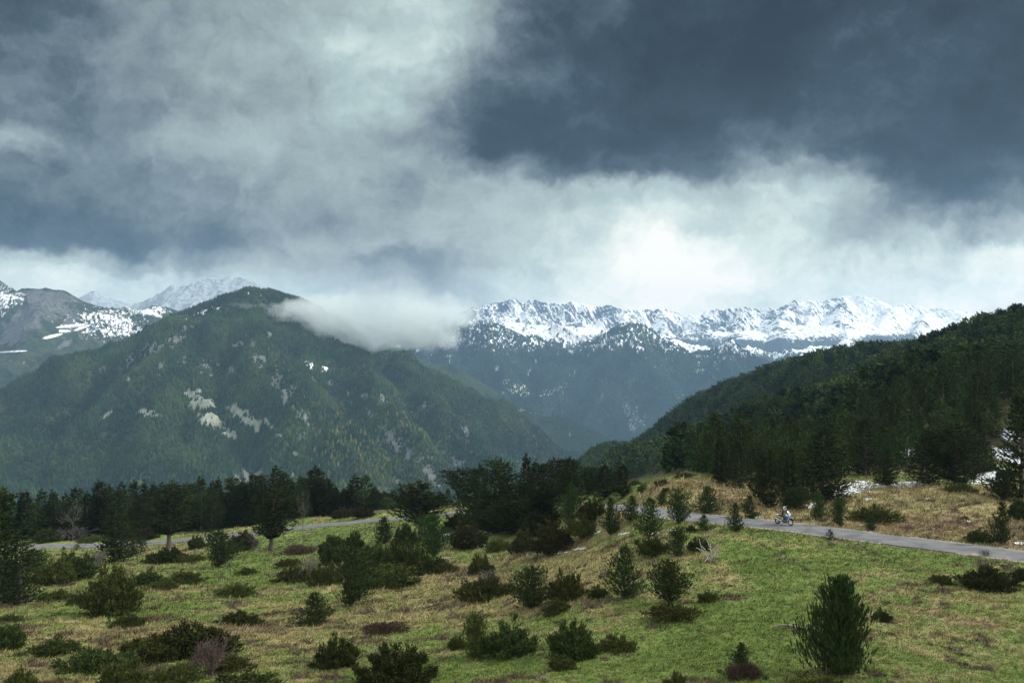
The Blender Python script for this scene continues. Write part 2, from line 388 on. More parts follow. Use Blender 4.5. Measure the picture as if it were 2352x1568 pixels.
# road ribbon with a slight crown, and gravel verge
def ribbon(L, offs, dz):
    tn = np.gradient(L[:, :2], axis=0); tn /= np.linalg.norm(tn, axis=1)[:, None]; nrm = np.stack([-tn[:, 1], tn[:, 0]], 1)
    ws = []
    for o_, z_ in zip(offs, dz):
        o_ = np.broadcast_to(o_, (len(L),))
        ws.append(np.column_stack([L[:, 0]+nrm[:, 0]*o_, L[:, 1]+nrm[:, 1]*o_, L[:, 2]+z_]))
    return np.stack(ws, 1).reshape(-1, 3), grid_faces(len(L), len(offs))
jit = lambda s: fbm(np.arange(len(ROAD))*.31+s, np.zeros(len(ROAD))+s, 3)*.22
Vr, Fr = ribbon(ROAD, [-RW+jit(3), -1.6, -.5, .5, 1.6, RW+jit(9)], [-.10, .03, .06, .06, .03, -.10])
rm, t, b = material('asphalt')
oc = t.n('ShaderNodeTexCoord').outputs['Object']
n1 = t.noise(oc, .55, 7, .7); n2 = t.noise(oc, 22, 3, .7)
c = t.mix(t.rng(n1, .38, .62), (.098, .100, .108), (.165, .165, .166))
t.l(t.scale(c, t.rng(n2, .2, .8, .82, 1.18)), b.inputs['Base Color']); b.inputs['Roughness'].default_value = .85
tag(obj('road', mesh_np('road', Vr, Fr, rm, smooth=True)), kind='structure')
rg = np.random.RandomState(3)
# pale gravel lying along the road edges
pos = []
for sgn in (-1, 1):
    k = rg.rand(9000)*(len(ROAD)-2); i = k.astype(int); p = ROAD[i]+(ROAD[i+1]-ROAD[i])*(k-i)[:, None]; tn = ROAD[i+1]-ROAD[i]; tn /= np.linalg.norm(tn[:, :2], axis=1)[:, None]
    off = sgn*(RW-.05+np.abs(rg.randn(9000))*.22)
    keep = (fbm(k*.09+sgn*40, k*0, 3) > -.05) & (p[:, 1] < 135)
    q = np.column_stack([p[:, 0]-tn[:, 1]*off, p[:, 1]+tn[:, 0]*off]); pos.append(q[keep])
pos = np.vstack(pos); pz = ground(pos[:, 0], pos[:, 1])+.05
def bits(x, y, z, r, rng, flat=.6):
    n = len(x); base = np.array([(1, 0, 0), (-.5, .87, 0), (-.5, -.87, 0), (0, 0, 1.)])
    v = base[None]*(r*(0.7+.6*rng.rand(n)))[:, None, None]*np.array([1, 1, flat]); v = v+rng.randn(n, 4, 3)*(r*.15)[:, None, None]
    v = v+np.stack([x, y, z], -1)[:, None]; f_ = np.array([(0, 1, 3), (1, 2, 3), (2, 0, 3)])[None]+np.arange(n)[:, None, None]*4
    return v.reshape(-1, 3), f_.reshape(-1, 3)
Vv, Fv = bits(pos[:, 0], pos[:, 1], pz, rg.rand(len(pos))*.07+.05, rg)
tag(obj('gravel', mesh_np('gravel', Vv, Fv, simple('gravel', (.30, .27, .22), .9, var=.3))), 'loose pale gravel strewn along both edges of the asphalt road', 'gravel', kind='stuff')

# ------------------------------------------------------------------ mountains
def ridge_h(X, Y, ridges):
    Hh = np.full(X.shape, -1e9)
    for pts, prof in ridges:
        d, z = seg_dist(X, Y, np.array([P(*q) for q in pts])); Hh = np.maximum(Hh, z-prof(d))
    return Hh
def lin(s, r=18): return lambda d: s*(np.sqrt(d*d+r*r)-r)
def steps(*pr):
    a = np.array(pr, float); return lambda d: np.interp(d, a[:, 0], a[:, 1]) + np.maximum(d-a[-1, 0], 0)*.5
def disp(X, Y, Z): return 1176+X/Y*F, 784-Z/Y*F
def patches(dx, dy, L, n):
    m_ = np.full(dx.shape, -9.0)
    for (cx, cy, rx, ry, an) in L:
        c_, s_ = math.cos(R(an)), math.sin(R(an)); a_ = (dx-cx)*c_+(dy-cy)*s_; b_ = -(dx-cx)*s_+(dy-cy)*c_
        m_ = np.maximum(m_, 1-np.hypot(a_/rx, b_/ry))
    return m_ + n
hm, t, b = material('mountainside')
a = t.n('ShaderNodeAttribute', attribute_name='col'); oc = t.n('ShaderNodeTexCoord').outputs['Object']
n1 = t.noise(oc, .035, 5, .7)
t.l(t.scale(a.outputs['Color'], t.rng(n1, .3, .7, .75, 1.25)), b.inputs['Base Color']); b.inputs['Roughness'].default_value = .95; b.inputs['Specular IOR Level'].default_value = .08
MT = {}
def mountain(key, name, ridges, u0, u1, y0, y1, nu, ny, relief, color, floor=-880):
    us = np.linspace(u0, u1, nu); ys = np.linspace(y0, y1, ny); X = us[None]*ys[:, None]; Y = np.repeat(ys[:, None], nu, 1)
    Z = ridge_h(X, Y, ridges); Z = np.maximum(Z + relief(X, Y, Z), floor)
    MT[key] = (us, ys, Z)
    gy_, gx_ = np.gradient(Z); sl = np.hypot(gx_/np.gradient(X, axis=1), gy_/(ys[1]-ys[0]))
    c = color(X, Y, Z, sl)
    o = tag(obj(name, mesh_np(name, np.stack([X, Y, Z], -1).reshape(-1, 3), grid_faces(ny, nu), hm, vcol=c.reshape(-1, 3), smooth=True)), kind='structure')
    return o
def msample(key, x, y):
    us, ys, Z = MT[key]; i = np.clip((y-ys[0])/(ys[-1]-ys[0])*(len(ys)-1), 0, len(ys)-1.001); j = np.clip((x/y-us[0])/(us[-1]-us[0])*(len(us)-1), 0, len(us)-1.001)
    a_, b_ = i.astype(int), j.astype(int); fa, fb_ = i-a_, j-b_
    return Z[a_, b_]*(1-fa)*(1-fb_)+Z[a_+1, b_]*fa*(1-fb_)+Z[a_, b_+1]*(1-fa)*fb_+Z[a_+1, b_+1]*fa*fb_

# the big forested mountain on the left
ML = [
    ([(-500, 1180, 2300), (-250, 1010, 2600), (-50, 905, 2750), (100, 852, 2850), (230, 798, 2950), (330, 748, 3050), (400, 714, 3100), (480, 687, 3150), (560, 665, 3200), (620, 667, 3250), (690, 694, 3350), (760, 739, 3430),
      (850, 782, 3480), (908, 812, 3480), (985, 852, 3430), (1085, 909, 3340), (1185, 955, 3230), (1260, 1004, 3120), (1333, 1066, 3000), (1400, 1130, 2850), (1500, 1220, 2600)], lin(.56, 30)),
    ([(585, 690, 3180), (582, 762, 2830), (645, 850, 2560), (705, 925, 2420), (795, 990, 2300), (905, 1050, 2190), (1015, 1110, 2090), (1100, 1180, 2000)], lin(.86, 10)),
    ([(740, 740, 3380), (805, 830, 2950), (885, 930, 2640), (965, 1020, 2450), (1025, 1090, 2330), (1080, 1150, 2260)], lin(.9, 10)),
    ([(900, 820, 3420), (985, 910, 2950), (1065, 990, 2730), (1135, 1060, 2610), (1200, 1130, 2520)], lin(.9, 10)),
    ([(440, 705, 3120), (380, 800, 2760), (330, 900, 2520), (290, 1000, 2330), (260, 1100, 2180)], lin(.62, 40)),
    ([(510, 690, 3170), (490, 800, 2800), (470, 900, 2580), (500, 1000, 2400), (560, 1100, 2230)], lin(.68, 22)),
    ([(200, 815, 2930), (120, 920, 2600), (60, 1020, 2380), (0, 1120, 2200)], lin(.62, 40)),
]
def rel_l(X, Y, Z): return (ridged(X/330, Y/420, 4, .5)-.5)*78*sm(200-Z, 20, 180) + fbm(X/60, Y/60, 3)*9
SCREE = [(462, 925, 34, 26, 30), (487, 965, 42, 18, 25), (525, 992, 26, 10, 40), (550, 948, 34, 15, 28), (580, 968, 26, 12, 10), (338, 948, 27, 11, 8), (592, 985, 12, 8, 0), (618, 975, 24, 6, 45), (640, 1000, 10, 5, 0), (244, 955, 16, 5, -45), (676, 1040, 10, 4, 20), (438, 905, 14, 18, 60)]
ROCKS = [(578, 790, 12, 24, -15), (598, 830, 18, 42, -28), (632, 880, 14, 30, -25), (660, 905, 24, 34, -30), (640, 860, 8, 30, -20), (698, 960, 12, 28, -35), (700, 1000, 14, 16, 0), (480, 845, 26, 18, 20), (530, 850, 14, 12, 0), (300, 830, 12, 34, 10), (350, 805, 30, 22, 0), (400, 780, 30, 16, -10),
         (295, 860, 8, 22, 0), (236, 850, 16, 9, -30), (460, 735, 30, 8, -30), (545, 790, 14, 12, 0), (570, 1085, 30, 16, 0), (560, 1100, 30, 12, 0), (850, 950, 8, 22, -25), (900, 1010, 18, 40, -35), (940, 1040, 12, 46, -38), (985, 1085, 14, 40, -35), (880, 920, 10, 20, -25), (1050, 1060, 30, 12, 35), (1070, 990, 8, 22, -30), (840, 910, 14, 10, 0), (975, 935, 8, 14, 0),
         (370, 850, 10, 20, 0), (420, 830, 12, 14, 0), (720, 870, 6, 16, -20), (800, 905, 5, 20, -20), (620, 770, 10, 12, 0), (880, 985, 10, 12, 0), (760, 880, 6, 10, 0)]
SNOWL = [(470, 715, 26, 5, -25), (450, 722, 20, 3, -25), (500, 708, 16, 3, -25), (570, 672, 6, 5, -40), (710, 835, 20, 10, 40), (745, 845, 16, 8, 30), (600, 680, 4, 4, 0)]
def masks_l(X, Y, Z):
    dx, dy = disp(X, Y, Z)
    nn = fbm(X/38, Y/38, 4, .6); n3 = fbm(X/14, Y/14, 3, .65)
    return patches(dx, dy, SCREE, nn*1.0+n3*.7-.05), patches(dx, dy, ROCKS, nn*.9+n3*1.2-.26), patches(dx, dy, SNOWL, n3*1.6-.45), dx, dy
def col_l(X, Y, Z, sl):
    sc, rk, sn, dx, dy = masks_l(X, Y, Z)
    n = fbm(X/120, Y/120, 3); n2 = fbm(X/9, Y/9, 2)
    c = lerp(np.broadcast_to(np.array((.022, .034, .020)), X.shape+(3,)), np.array((.050, .062, .028)), sm(n, -.2, .4))
    c = lerp(c, np.array((.17, .155, .11)), sm(n2, .25, .5)*sm(dx, 650, 900)*sm(dy, 850, 1050)*.8)
    c = lerp(c, np.array((.185, .188, .185)), sm(rk, 0, .12)*(.65+.35*sm(n2, -.3, .3)))
    c = lerp(c, np.array((.30, .31, .25)), sm(sc, .02, .22)*(.70+.30*sm(n2, -.3, .3)))
    return lerp(c, np.array((.80, .82, .85)), sm(sn, 0, .08))
mountain('L', 'mountain', ML, -.62, .16, 1750, 3750, 1000, 560, rel_l, col_l)
FIR1 = {}
def cones(x, y, z, h, r, rng, sides=5, tiers=1, colr=None):
    n = len(x); ang = np.arange(sides)/sides*2*np.pi; vs = []; fs = []; off = 0; per = (sides+1)*tiers
    V_ = np.empty((n, per, 3)); rot = rng.rand(n)*6.28
    for k in range(tiers):
        zb = k/tiers*.75; zt = min(1, zb+ (1.0 if tiers == 1 else .55)); rr = 1-.62*k/max(1, tiers-1) if tiers > 1 else 1
        a_ = ang[None]+rot[:, None]+k; rad = (r*rr)[:, None]*(.75+.5*rng.rand(n, sides))
        b0 = k*(sides+1)
        V_[:, b0:b0+sides, 0] = x[:, None]+np.cos(a_)*rad; V_[:, b0:b0+sides, 1] = y[:, None]+np.sin(a_)*rad
        V_[:, b0:b0+sides, 2] = (z+h*zb)[:, None]+(h*.12)[:, None]*rng.rand(n, sides)
        V_[:, b0+sides] = np.stack([x+rng.randn(n)*r*.12, y+rng.randn(n)*r*.12, z+h*zt], -1)
        for s in range(sides): fs.append((b0+s, b0+(s+1) % sides, b0+sides))
    Fc = (np.array(fs)[None]+np.arange(n)[:, None, None]*per).reshape(-1, 3)
    fc = None if colr is None else (np.repeat(colr, len(fs), 0)*(.8+.4*rng.rand(n*len(fs), 1)))
    return V_.reshape(-1, 3), Fc, fc
fm, t, b = material('far_foliage')
a = t.n('ShaderNodeAttribute', attribute_name='col'); t.l(a.outputs['Color'], b.inputs['Base Color'])
b.inputs['Roughness'].default_value = .9; b.inputs['Specular IOR Level'].default_value = .05
def wood_on(key, name, label, n, u0, u1, y0, y1, keep, colf, hr, seed, sides=5):
    rng = np.random.RandomState(seed); y = np.sqrt(rng.rand(n)*(y1*y1-y0*y0)+y0*y0); u = u0+(u1-u0)*rng.rand(n); x = u*y; z = msample(key, x, y)
    k = keep(x, y, z, rng); x, y, z = x[k], y[k], z[k]; n = len(x)
    h = hr[0]+(hr[1]-hr[0])*rng.rand(n)**1.2; c = colf(x, y, z, rng)
    V_, F_, fc = cones(x, y, z-1.0, h, h*(.24+.12*rng.rand(n)), rng, sides, colr=c)
    return tag(obj(name, mesh_np(name, V_, F_, fm, fcol=fc)), label, 'forest', kind='stuff')
def keep_l(x, y, z, rng):
    sc, rk, sn, dx, dy = masks_l(x, y, z); p = rng.rand(len(x))
    k = (z > -640) & (p < 1-.93*sm(sc, -.02, .1)) & (p < 1-.72*sm(rk, 0, .15)) & (p < 1-.8*sm(sn, 0, .05))
    return k & (p < .80+.35*fbm(x/70, y/70, 2)+.1)
def colf_l(x, y, z, rng):
    dx, dy = disp(x, y, z); n = fbm(x/150+4, y/150, 3)
    c = lerp(np.broadcast_to(np.array((.011, .025, .013)), (len(x), 3)), np.array((.034, .055, .018)), sm(n+.35*rng.randn(len(x))*.5, -.3, .4))
    wgt = sm(dx, 600, 760)*sm(dy, 880, 1020)*sm(-dx, -1120, -960)
    c = lerp(c, np.array((.105, .115, .030)), ((rng.rand(len(x)) < .17*wgt)*.6))
    c = lerp(c, np.array((.18, .125, .060)), ((rng.rand(len(x)) < .07*wgt)*.6))
    return c*(.75+.5*rng.rand(len(x), 1))*(.70+.6*sm(ridged(x/330, y/420, 4, .5), .1, .9))[:, None]  # relief shading put into the tree colour: crests lighter, gullies darker
wood_on('L', 'mountain_forest', 'dense green forest covering the big rounded mountain on the left', 150000, -.62, .155, 1800, 3650, keep_l, colf_l, (7, 13), 11)

# middle ridges and the blue mountains up the valley
MB = [([(700, 760, 5600), (880, 795, 5300), (950, 820, 5150), (1052, 855, 5000), (1110, 895, 4850), (1178, 938, 4700), (1240, 950, 4600), (1297, 967, 4450), (1400, 1018, 4250), (1500, 1075, 4000), (1600, 1150, 3800)], lin(.58, 25)),
      ([(1210, 945, 4640), (1260, 1010, 4250), (1300, 1070, 4000)], lin(.7, 15)), ([(1060, 858, 4980), (1090, 930, 4500), (1130, 1010, 4200)], lin(.7, 20))]
def col_b(X, Y, Z, sl):
    dx, dy = disp(X, Y, Z); n = fbm(X/200, Y/200, 3); n2 = fbm(X/16, Y/16, 3)
    c = lerp(np.broadcast_to(np.array((.034, .048, .022)), X.shape+(3,)), np.array((.075, .095, .035)), sm(n+.5*sm(dx, 1180, 1020), 0, .5))
    m_ = patches(dx, dy, [(1192, 940, 18, 5, 10), (1310, 1000, 3, 12, 10), (1230, 948, 16, 3, 5)], n2*.8)
    c = lerp(c, np.array((.30, .29, .25)), sm(m_, 0, .2))
    return c*(.8+.4*sm(n2, -.4, .4))[..., None]
mountain('B', 'mountain_spur', MB, -.22, .26, 3700, 5700, 620, 330, lambda X, Y, Z: (ridged(X/300, Y/300, 4)-.5)*44, col_b)
wood_on('B', 'spur_forest', 'hazy forest on the low spur falling into the valley behind the big mountain', 60000, -.15, .19, 3850, 5400, lambda x, y, z, r: (z > -800) & (msample('B', x, y) > -870), lambda x, y, z, r: (np.array((.020, .034, .014))+np.array((.03, .036, .010))*sm(fbm(x/200, y/200, 2)+.6*sm(-x/y, -.02, .05), 0, .5)[:, None])*(.7+.6*r.rand(len(x), 1)), (9, 15), 12, 4)

MC = [  # blue forested peaks with snow dusted tops
    ([(1240, 905, 5900), (1300, 850, 6150), (1369, 783, 6400), (1400, 757, 6450), (1440, 740, 6500), (1480, 748, 6500), (1520, 770, 6450), (1568, 808, 6300), (1620, 850, 6100), (1680, 900, 5900)], lin(.62, 22)),
    ([(1440, 742, 6480), (1470, 820, 6050), (1540, 900, 5700), (1600, 960, 5500), (1640, 1020, 5350)], lin(.68, 15)), ([(1430, 745, 6480), (1400, 830, 6050), (1380, 920, 5700), (1370, 1010, 5450)], lin(.68, 15)),
    ([(760, 840, 6600), (880, 800, 6700), (950, 770, 6750), (1020, 760, 6750), (1060, 748, 6780), (1115, 736, 6800), (1150, 746, 6800), (1186, 769, 6750), (1224, 776, 6700), (1290, 800, 6600), (1369, 840, 6450)], lin(.60, 22)),
    ([(1115, 738, 6780), (1130, 800, 6350), (1160, 860, 6000), (1200, 920, 5700)], lin(.66, 15)), ([(1040, 755, 6760), (1010, 820, 6300), (1000, 880, 6000)], lin(.66, 15)), ([(1220, 778, 6690), (1270, 850, 6250), (1290, 930, 5800)], lin(.66, 15)),
    ([(1180, 800, 7200), (1230, 772, 7300), (1279, 743, 7350), (1330, 768, 7300), (1400, 795, 7100), (1440, 820, 6950)], lin(.60, 20)),
    ([(1520, 860, 6100), (1600, 815, 6200), (1640, 790, 6220), (1678, 779, 6220), (1720, 805, 6150), (1758, 840, 6000), (1810, 880, 5800), (1880, 940, 5600)], lin(.66, 18)), ([(1678, 781, 6200), (1650, 850, 5850), (1620, 920, 5600)], lin(.7, 15)),
    ([(1700, 800, 7300), (1780, 812, 7200), (1850, 800, 7250), (1950, 785, 7300), (2050, 800, 7200), (2200, 790, 7100), (2350, 800, 7000), (2500, 820, 7000)], lin(.5, 20)),
    ([(1500, 775, 7400), (1560, 790, 7300), (1640, 800, 7250), (1700, 800, 7300)], lin(.5, 20)),
]
def col_c(X, Y, Z, sl):
    dx, dy = disp(X, Y, Z); n = fbm(X/260, Y/260, 4); f1 = fbm(X/20, Y/50, 3, .75); f2 = fbm(X/90, Y/90, 4, .65)
    c = lerp(np.broadcast_to(np.array((.026, .038, .024)), X.shape+(3,)), np.array((.055, .072, .034)), sm(n, -.1, .4))
    amt = np.minimum(sm(Z, -150, 50)*.66 + .10*sm(Z, 40, 130) + .30*f2 - .02 + .16*sm(-dy, -850, -780) + .42*sm(dx, 1470, 1600)*sm(-dy, -850, -800), .52 + .35*np.maximum(sm(Y, 6950, 7150), sm(dx, 1490, 1620))) - .30*sm(dy, 815, 850) + .22*sm(dx, 1500, 1700)*sm(Z, -60, 30)
    c = lerp(c, np.array((.84, .86, .90)), sm(f1*.75+f2*.5, .62-amt, .74-amt)*sm(amt, .10, .22))
    nn = fbm(X/60, Y/60, 4, .6)
    m_ = patches(dx, dy, [(1185, 892, 32, 13, 0), (1165, 880, 16, 9, 30), (1205, 905, 14, 8, 0), (1255, 903, 22, 8, -10), (1282, 892, 14, 5, -30), (1300, 885, 8, 8, 0), (1065, 862, 10, 5, 30), (1290, 905, 8, 5, -30), (1645, 845, 10, 24, 10), (1610, 850, 14, 8, 0)], nn*1.0)
    c = lerp(c, np.array((.36, .40, .28)), sm(m_, .05, .2))
    m2 = patches(dx, dy, [(1440, 940, 9, 34, -6), (1460, 965, 24, 28, 0), (1560, 905, 10, 10, 0)], nn*1.3-.1)
    c = lerp(c, np.array((.30, .30, .30)), sm(m2, .0, .3)*(.3+.7*sm(f1, -.2, .3)))
    c = lerp(c, np.array((.62, .64, .66)), sm(fbm(X/45+80, Y/110, 3), .40, .46)*sm(dy, 790, 830)*sm(-dy, -885, -850)*.8)
    c = c*(.62+.75*sm(ridged(X/340, Y/420, 4, .55), .1, .9))[..., None]  # spur relief painted in: crests lightened, gullies darkened
    return c*(.75+.5*sm(fbm(X/14, Y/14, 2), -.4, .4))[..., None]
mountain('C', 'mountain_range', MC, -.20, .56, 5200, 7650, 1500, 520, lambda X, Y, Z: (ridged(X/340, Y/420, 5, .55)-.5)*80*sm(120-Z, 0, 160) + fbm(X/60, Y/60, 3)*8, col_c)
wood_on('C', 'range_forest', 'faint blue forest on the far slopes below the snow line', 70000, -.10, .30, 5300, 6800, lambda x, y, z, r: (z > -620) & (r.rand(len(x)) < 1-.8*sm(z, -110, 0)), lambda x, y, z, r: np.array((.018, .028, .018))*(.6+.8*r.rand(len(x), 1))*(.5+1.1*sm(ridged(x/340, y/420, 4, .55), .1, .9))[:, None], (11, 18), 13, 4)  # trees carry the same painted relief, lighter on crests, darker in gullies

MF = [([(780, 810, 9300), (900, 780, 9300), (1025, 728, 9250), (1090, 704, 9200), (1138, 695, 9200), (1160, 690, 9180), (1182, 687, 9150), (1205, 693, 9150), (1222, 687, 9150), (1252, 696, 9120), (1280, 699, 9120), (1306, 694, 9100), (1330, 698, 9100), (1346, 697, 9080), (1403, 701, 9050), (1439, 714, 9000),
         (1480, 712, 9050), (1520, 707, 9100), (1568, 723, 9050), (1600, 718, 9000), (1635, 711, 9000), (1670, 709, 8950), (1712, 706, 8900), (1745, 709, 8900), (1782, 706, 8850), (1822, 692, 8800), (1869, 690, 8800), (1912, 681, 8800), (1943, 676, 8800), (1986, 684, 8700), (2053, 697, 8600), (2137, 707, 8500), (2220, 712, 8400), (2270, 731, 8300), (2330, 760, 8200), (2450, 790, 8000)],
        steps((0, 0), (60, 45), (170, 150), (300, 205), (520, 235), (800, 300), (1200, 430)))]
for (pa, pb) in [((1140, 697, 9180), (1120, 760, 8700)), ((1222, 690, 9140), (1215, 745, 8800)), ((1306, 696, 9090), (1290, 745, 8820)), ((1403, 703, 9040), (1370, 768, 8600)), ((1439, 716, 8990), (1430, 760, 8500)), ((1346, 699, 9080), (1340, 740, 8850)),
                 ((1712, 708, 8890), (1690, 760, 8550)), ((1782, 708, 8840), (1770, 770, 8450)), ((1869, 692, 8790), (1850, 760, 8350)), ((1822, 694, 8790), (1790, 750, 8400)), ((1943, 680, 8790), (1930, 760, 8150)), ((2053, 700, 8590), (2010, 770, 8050)), ((2137, 710, 8490), (2110, 760, 8000)), ((2220, 715, 8390), (2190, 770, 7950)), ((1520, 710, 9090), (1530, 760, 8700)), ((1635, 713, 8990), (1620, 765, 8650))]:
    MF.append(([pa, tuple((np.array(pa)+np.array(pb))/2+np.array([0, -3, 0])), pb], lin(.62+.25*((pa[0]*7)%10)/10, 10+30*((pa[0]*3)%7)/7)))
def rel_f(X, Y, Z): return (ridged((X+Y*.25)/210, Y/330, 5, .55)-.5)*30*sm(Z, -60, 200) + fbm(X/45, Y/45, 3)*6 + (fbm(X/110, Y/300, 4, .6))*26*sm(Z, 190, 310)
def col_f(X, Y, Z, sl):
    dx, dy = disp(X, Y, Z); f1 = fbm(X/26, Y/60, 4, .78); f2 = fbm(X/190, Y/260, 3); ribs = ridged((X+Y*.35)/150, Y/330, 4, .6)
    c = np.broadcast_to(np.array((.88, .89, .90)), X.shape+(3,))
    f3 = fbm((X+.45*Y)/17, Y/150+X/300, 4, .7); st = sm(sl, .34, .72)
    rk = st*(.12+(ribs-.55)*.7+f1*.7+f3*1.0+f2*.8+.14*sm(dx, 1500, 1300)-.38*sm(dx, 1890, 2010)) + (1-st)*(f1*1.0+f3*.4-.40)
    c = lerp(c, np.array((.075, .090, .115)), sm(rk, .02, .18))
    tr = sm(dy, 745, 800)*.85 + .5*f1 + .35*f2 - .28 + .25*sm(dx, 1900, 2200)*sm(dy, 735, 760)
    c = lerp(c, np.array((.055, .070, .080)), sm(tr, .12, .26))
    return c
mountain('F', 'snowy_range', MF, -.20, .56, 7600, 9700, 1700, 460, rel_f, col_f)

# brown and snow streaked mountain on the far left, with paler cones behind
MA = [([(-500, 560, 5600), (-250, 600, 5300), (-80, 625, 5200), (0, 650, 5000), (30, 668, 4950)], lin(.6, 15)),
      ([(-120, 760, 4500), (-40, 700, 4700), (30, 672, 4850), (60, 663, 4900), (110, 661, 4900), (150, 672, 4950), (215, 700, 5000), (260, 704, 5050), (300, 706, 5100), (330, 712, 5100), (350, 703, 5150), (400, 712, 5200), (480, 740, 5300), (600, 800, 5300)], lin(.58, 18)),
      ([(110, 664, 4890), (80, 740, 4500), (40, 820, 4150)], lin(.66, 15)), ([(260, 706, 5040), (200, 780, 4600), (130, 840, 4300)], lin(.66, 15)), ([(-400, 800, 4000), (0, 812, 4100), (150, 806, 4150), (260, 815, 4250), (400, 840, 4300)], lin(.5, 25))]
def col_a(X, Y, Z, sl):
    dx, dy = disp(X, Y, Z); n = fbm(X/90, Y/90, 4, .6); f1 = fbm(X/13, Y/22, 4, .75)
    c = lerp(np.broadcast_to(np.array((.032, .046, .030)), X.shape+(3,)), np.array((.055, .066, .036)), sm(n, -.1, .4))
    br = patches(dx, dy, [(110, 695, 90, 36, 12), (60, 730, 60, 40, -20), (30, 760, 40, 40, 0), (160, 745, 20, 40, 20), (150, 790, 26, 8, -30)], n*.7)
    c = lerp(c, np.array((.125, .125, .125)), sm(br, .1, .4)*(.5+.5*sm(f1, -.4, .1)))
    snl = patches(dx, dy, [(250, 735, 110, 34, -8), (320, 715, 80, 12, 0), (10, 690, 45, 45, 0), (-60, 660, 90, 60, 0), (270, 760, 90, 20, 0), (360, 708, 30, 8, 0)], 0)
    c = lerp(c, np.array((.85, .86, .88)), sm(f1*1.1+n*.5+.62*np.clip(snl, -.5, .7), .34, .44))
    m_ = patches(dx, dy, [(165, 748, 42, 3.2, -6), (120, 772, 26, 3.5, -14), (150, 760, 16, 3, 0), (190, 752, 24, 2.5, -20), (28, 807, 40, 1.6, -3), (345, 716, 34, 3, 25), (310, 708, 26, 2.5, 10)], n*.3)
    c = lerp(c, np.array((.86, .87, .89)), sm(m_, .0, .2))
    return c*(.8+.4*sm(fbm(X/10, Y/10, 2), -.4, .4))[..., None]
mountain('A', 'far_mountain', MA, -.72, -.18, 3250, 5800, 800, 480, lambda X, Y, Z: (ridged(X/260, Y/260, 5, .55)-.5)*36, col_a)
MG = [([(100, 720, 7884), (170, 690, 7884), (215, 668, 7957), (250, 680, 7957), (300, 702, 7957), (340, 690, 8030), (400, 657, 8030), (470, 640, 8030), (520, 637, 8030), (560, 642, 8030), (600, 655, 8030), (680, 690, 8030), (760, 720, 8030)], lin(.55, 30)),
      ([(400, 660, 10980), (380, 700, 7665)], lin(.7, 10)), ([(520, 640, 10980), (500, 700, 7519)], lin(.7, 10)), ([(-600, 640, 8030), (-200, 660, 8030), (100, 720, 7884)], lin(.5, 30))]
def col_g(X, Y, Z, sl):
    c = np.broadcast_to(np.array((.34, .37, .39)), X.shape+(3,)); return lerp(c, np.array((.30, .33, .36)), sm(ridged(X/120, Y/300, 4, .6)+fbm(X/40, Y/40, 3), .95, 1.2)*.8)  # cloud veil put into the colour: snow greyed, contrast flattened
mountain('G', 'snow_peak', MG, -.62, -.10, 7200, 8500, 520, 220, lambda X, Y, Z: (ridged(X/300, Y/400, 4, .6)-.5)*50, col_g)

# ------------------------------------------------------------------ air
def box(name, x0, x1, y0, y1, z0, z1):
    v = [(x, y, z) for x in (x0, x1) for y in (y0, y1) for z in (z0, z1)]
    return mesh_np(name, v, [(0, 1, 3, 2), (4, 6, 7, 5), (0, 4, 5, 1), (2, 3, 7, 6), (0, 2, 6, 4), (1, 5, 7, 3)])
HAZE = 5.3e-5
if HAZE:
    me = box('haze', -7500, 7500, -700, 10200, -900, 545)
    m_ = bpy.data.materials.new('air'); m_.use_nodes = True; m_.node_tree.nodes.clear(); t = NT(m_.node_tree)
    pv = t.n('ShaderNodeVolumePrincipled'); pv.inputs['Color'].default_value = (.44, .70, 1.0, 1); pv.inputs['Density'].default_value = HAZE; pv.inputs['Anisotropy'].default_value = .1
    out = t.n('ShaderNodeOutputMaterial'); t.l(pv.outputs[0], out.inputs['Volume']); me.materials.append(m_)
    m_.cycles.homogeneous_volume = True
    tag(obj('haze', me), kind='stuff')
# ------------------------------------------------------------------ plants
def foliage_mat(name, dark, light, tip=None):
    m_, t, b = material(name)
    a = t.n('ShaderNodeAttribute', attribute_name='rnd'); oi = t.n('ShaderNodeObjectInfo')
    c = t.mix(a.outputs['Fac'], dark, light)
    if tip: c = t.mix(t.rng(a.outputs['Fac'], .86, .98), c, tip)
    hv = t.n('ShaderNodeHueSaturation'); hv.inputs['Hue'].default_value = .5
    t.l(t.rng(oi.outputs['Random'], 0, 1, .472, .518, False), hv.inputs['Hue']); t.l(t.rng(oi.outputs['Random'], 0, 1, .70, 1.35, False), hv.inputs['Value'])
    t.l(c, hv.inputs['Color']); t.l(hv.outputs[0], b.inputs['Base Color'])
    b.inputs['Roughness'].default_value = .8; b.inputs['Specular IOR Level'].default_value = .03
    return m_
M_PINE = foliage_mat('pine_needles', (.020, .038, .013), (.062, .096, .026), (.12, .15, .04))
M_OLD = foliage_mat('old_pine_needles', (.011, .022, .009), (.046, .064, .020), (.095, .10, .032))
M_FOR = foliage_mat('forest_needles', (.014, .030, .012), (.068, .098, .028), (.14, .15, .04))
M_JUN = foliage_mat('juniper_needles', (.032, .042, .014), (.105, .118, .032), (.17, .165, .055))
M_JUD = foliage_mat('dark_juniper_needles', (.022, .034, .012), (.074, .096, .027), (.13, .14, .042))
M_BRO = foliage_mat('rusty_needles', (.026, .028, .012), (.078, .074, .028), (.13, .105, .042))
M_BARK = simple('bark', (.105, .085, .070), .9, var=.35)
M_GREY = simple('grey_twigs', (.125, .11, .105), .9, var=.25)
M_RED = simple('reddish_twigs', (.115, .080, .068), .9, var=.25)
M_PALE = simple('bleached_wood', (.46, .43, .38), .85, var=.25)

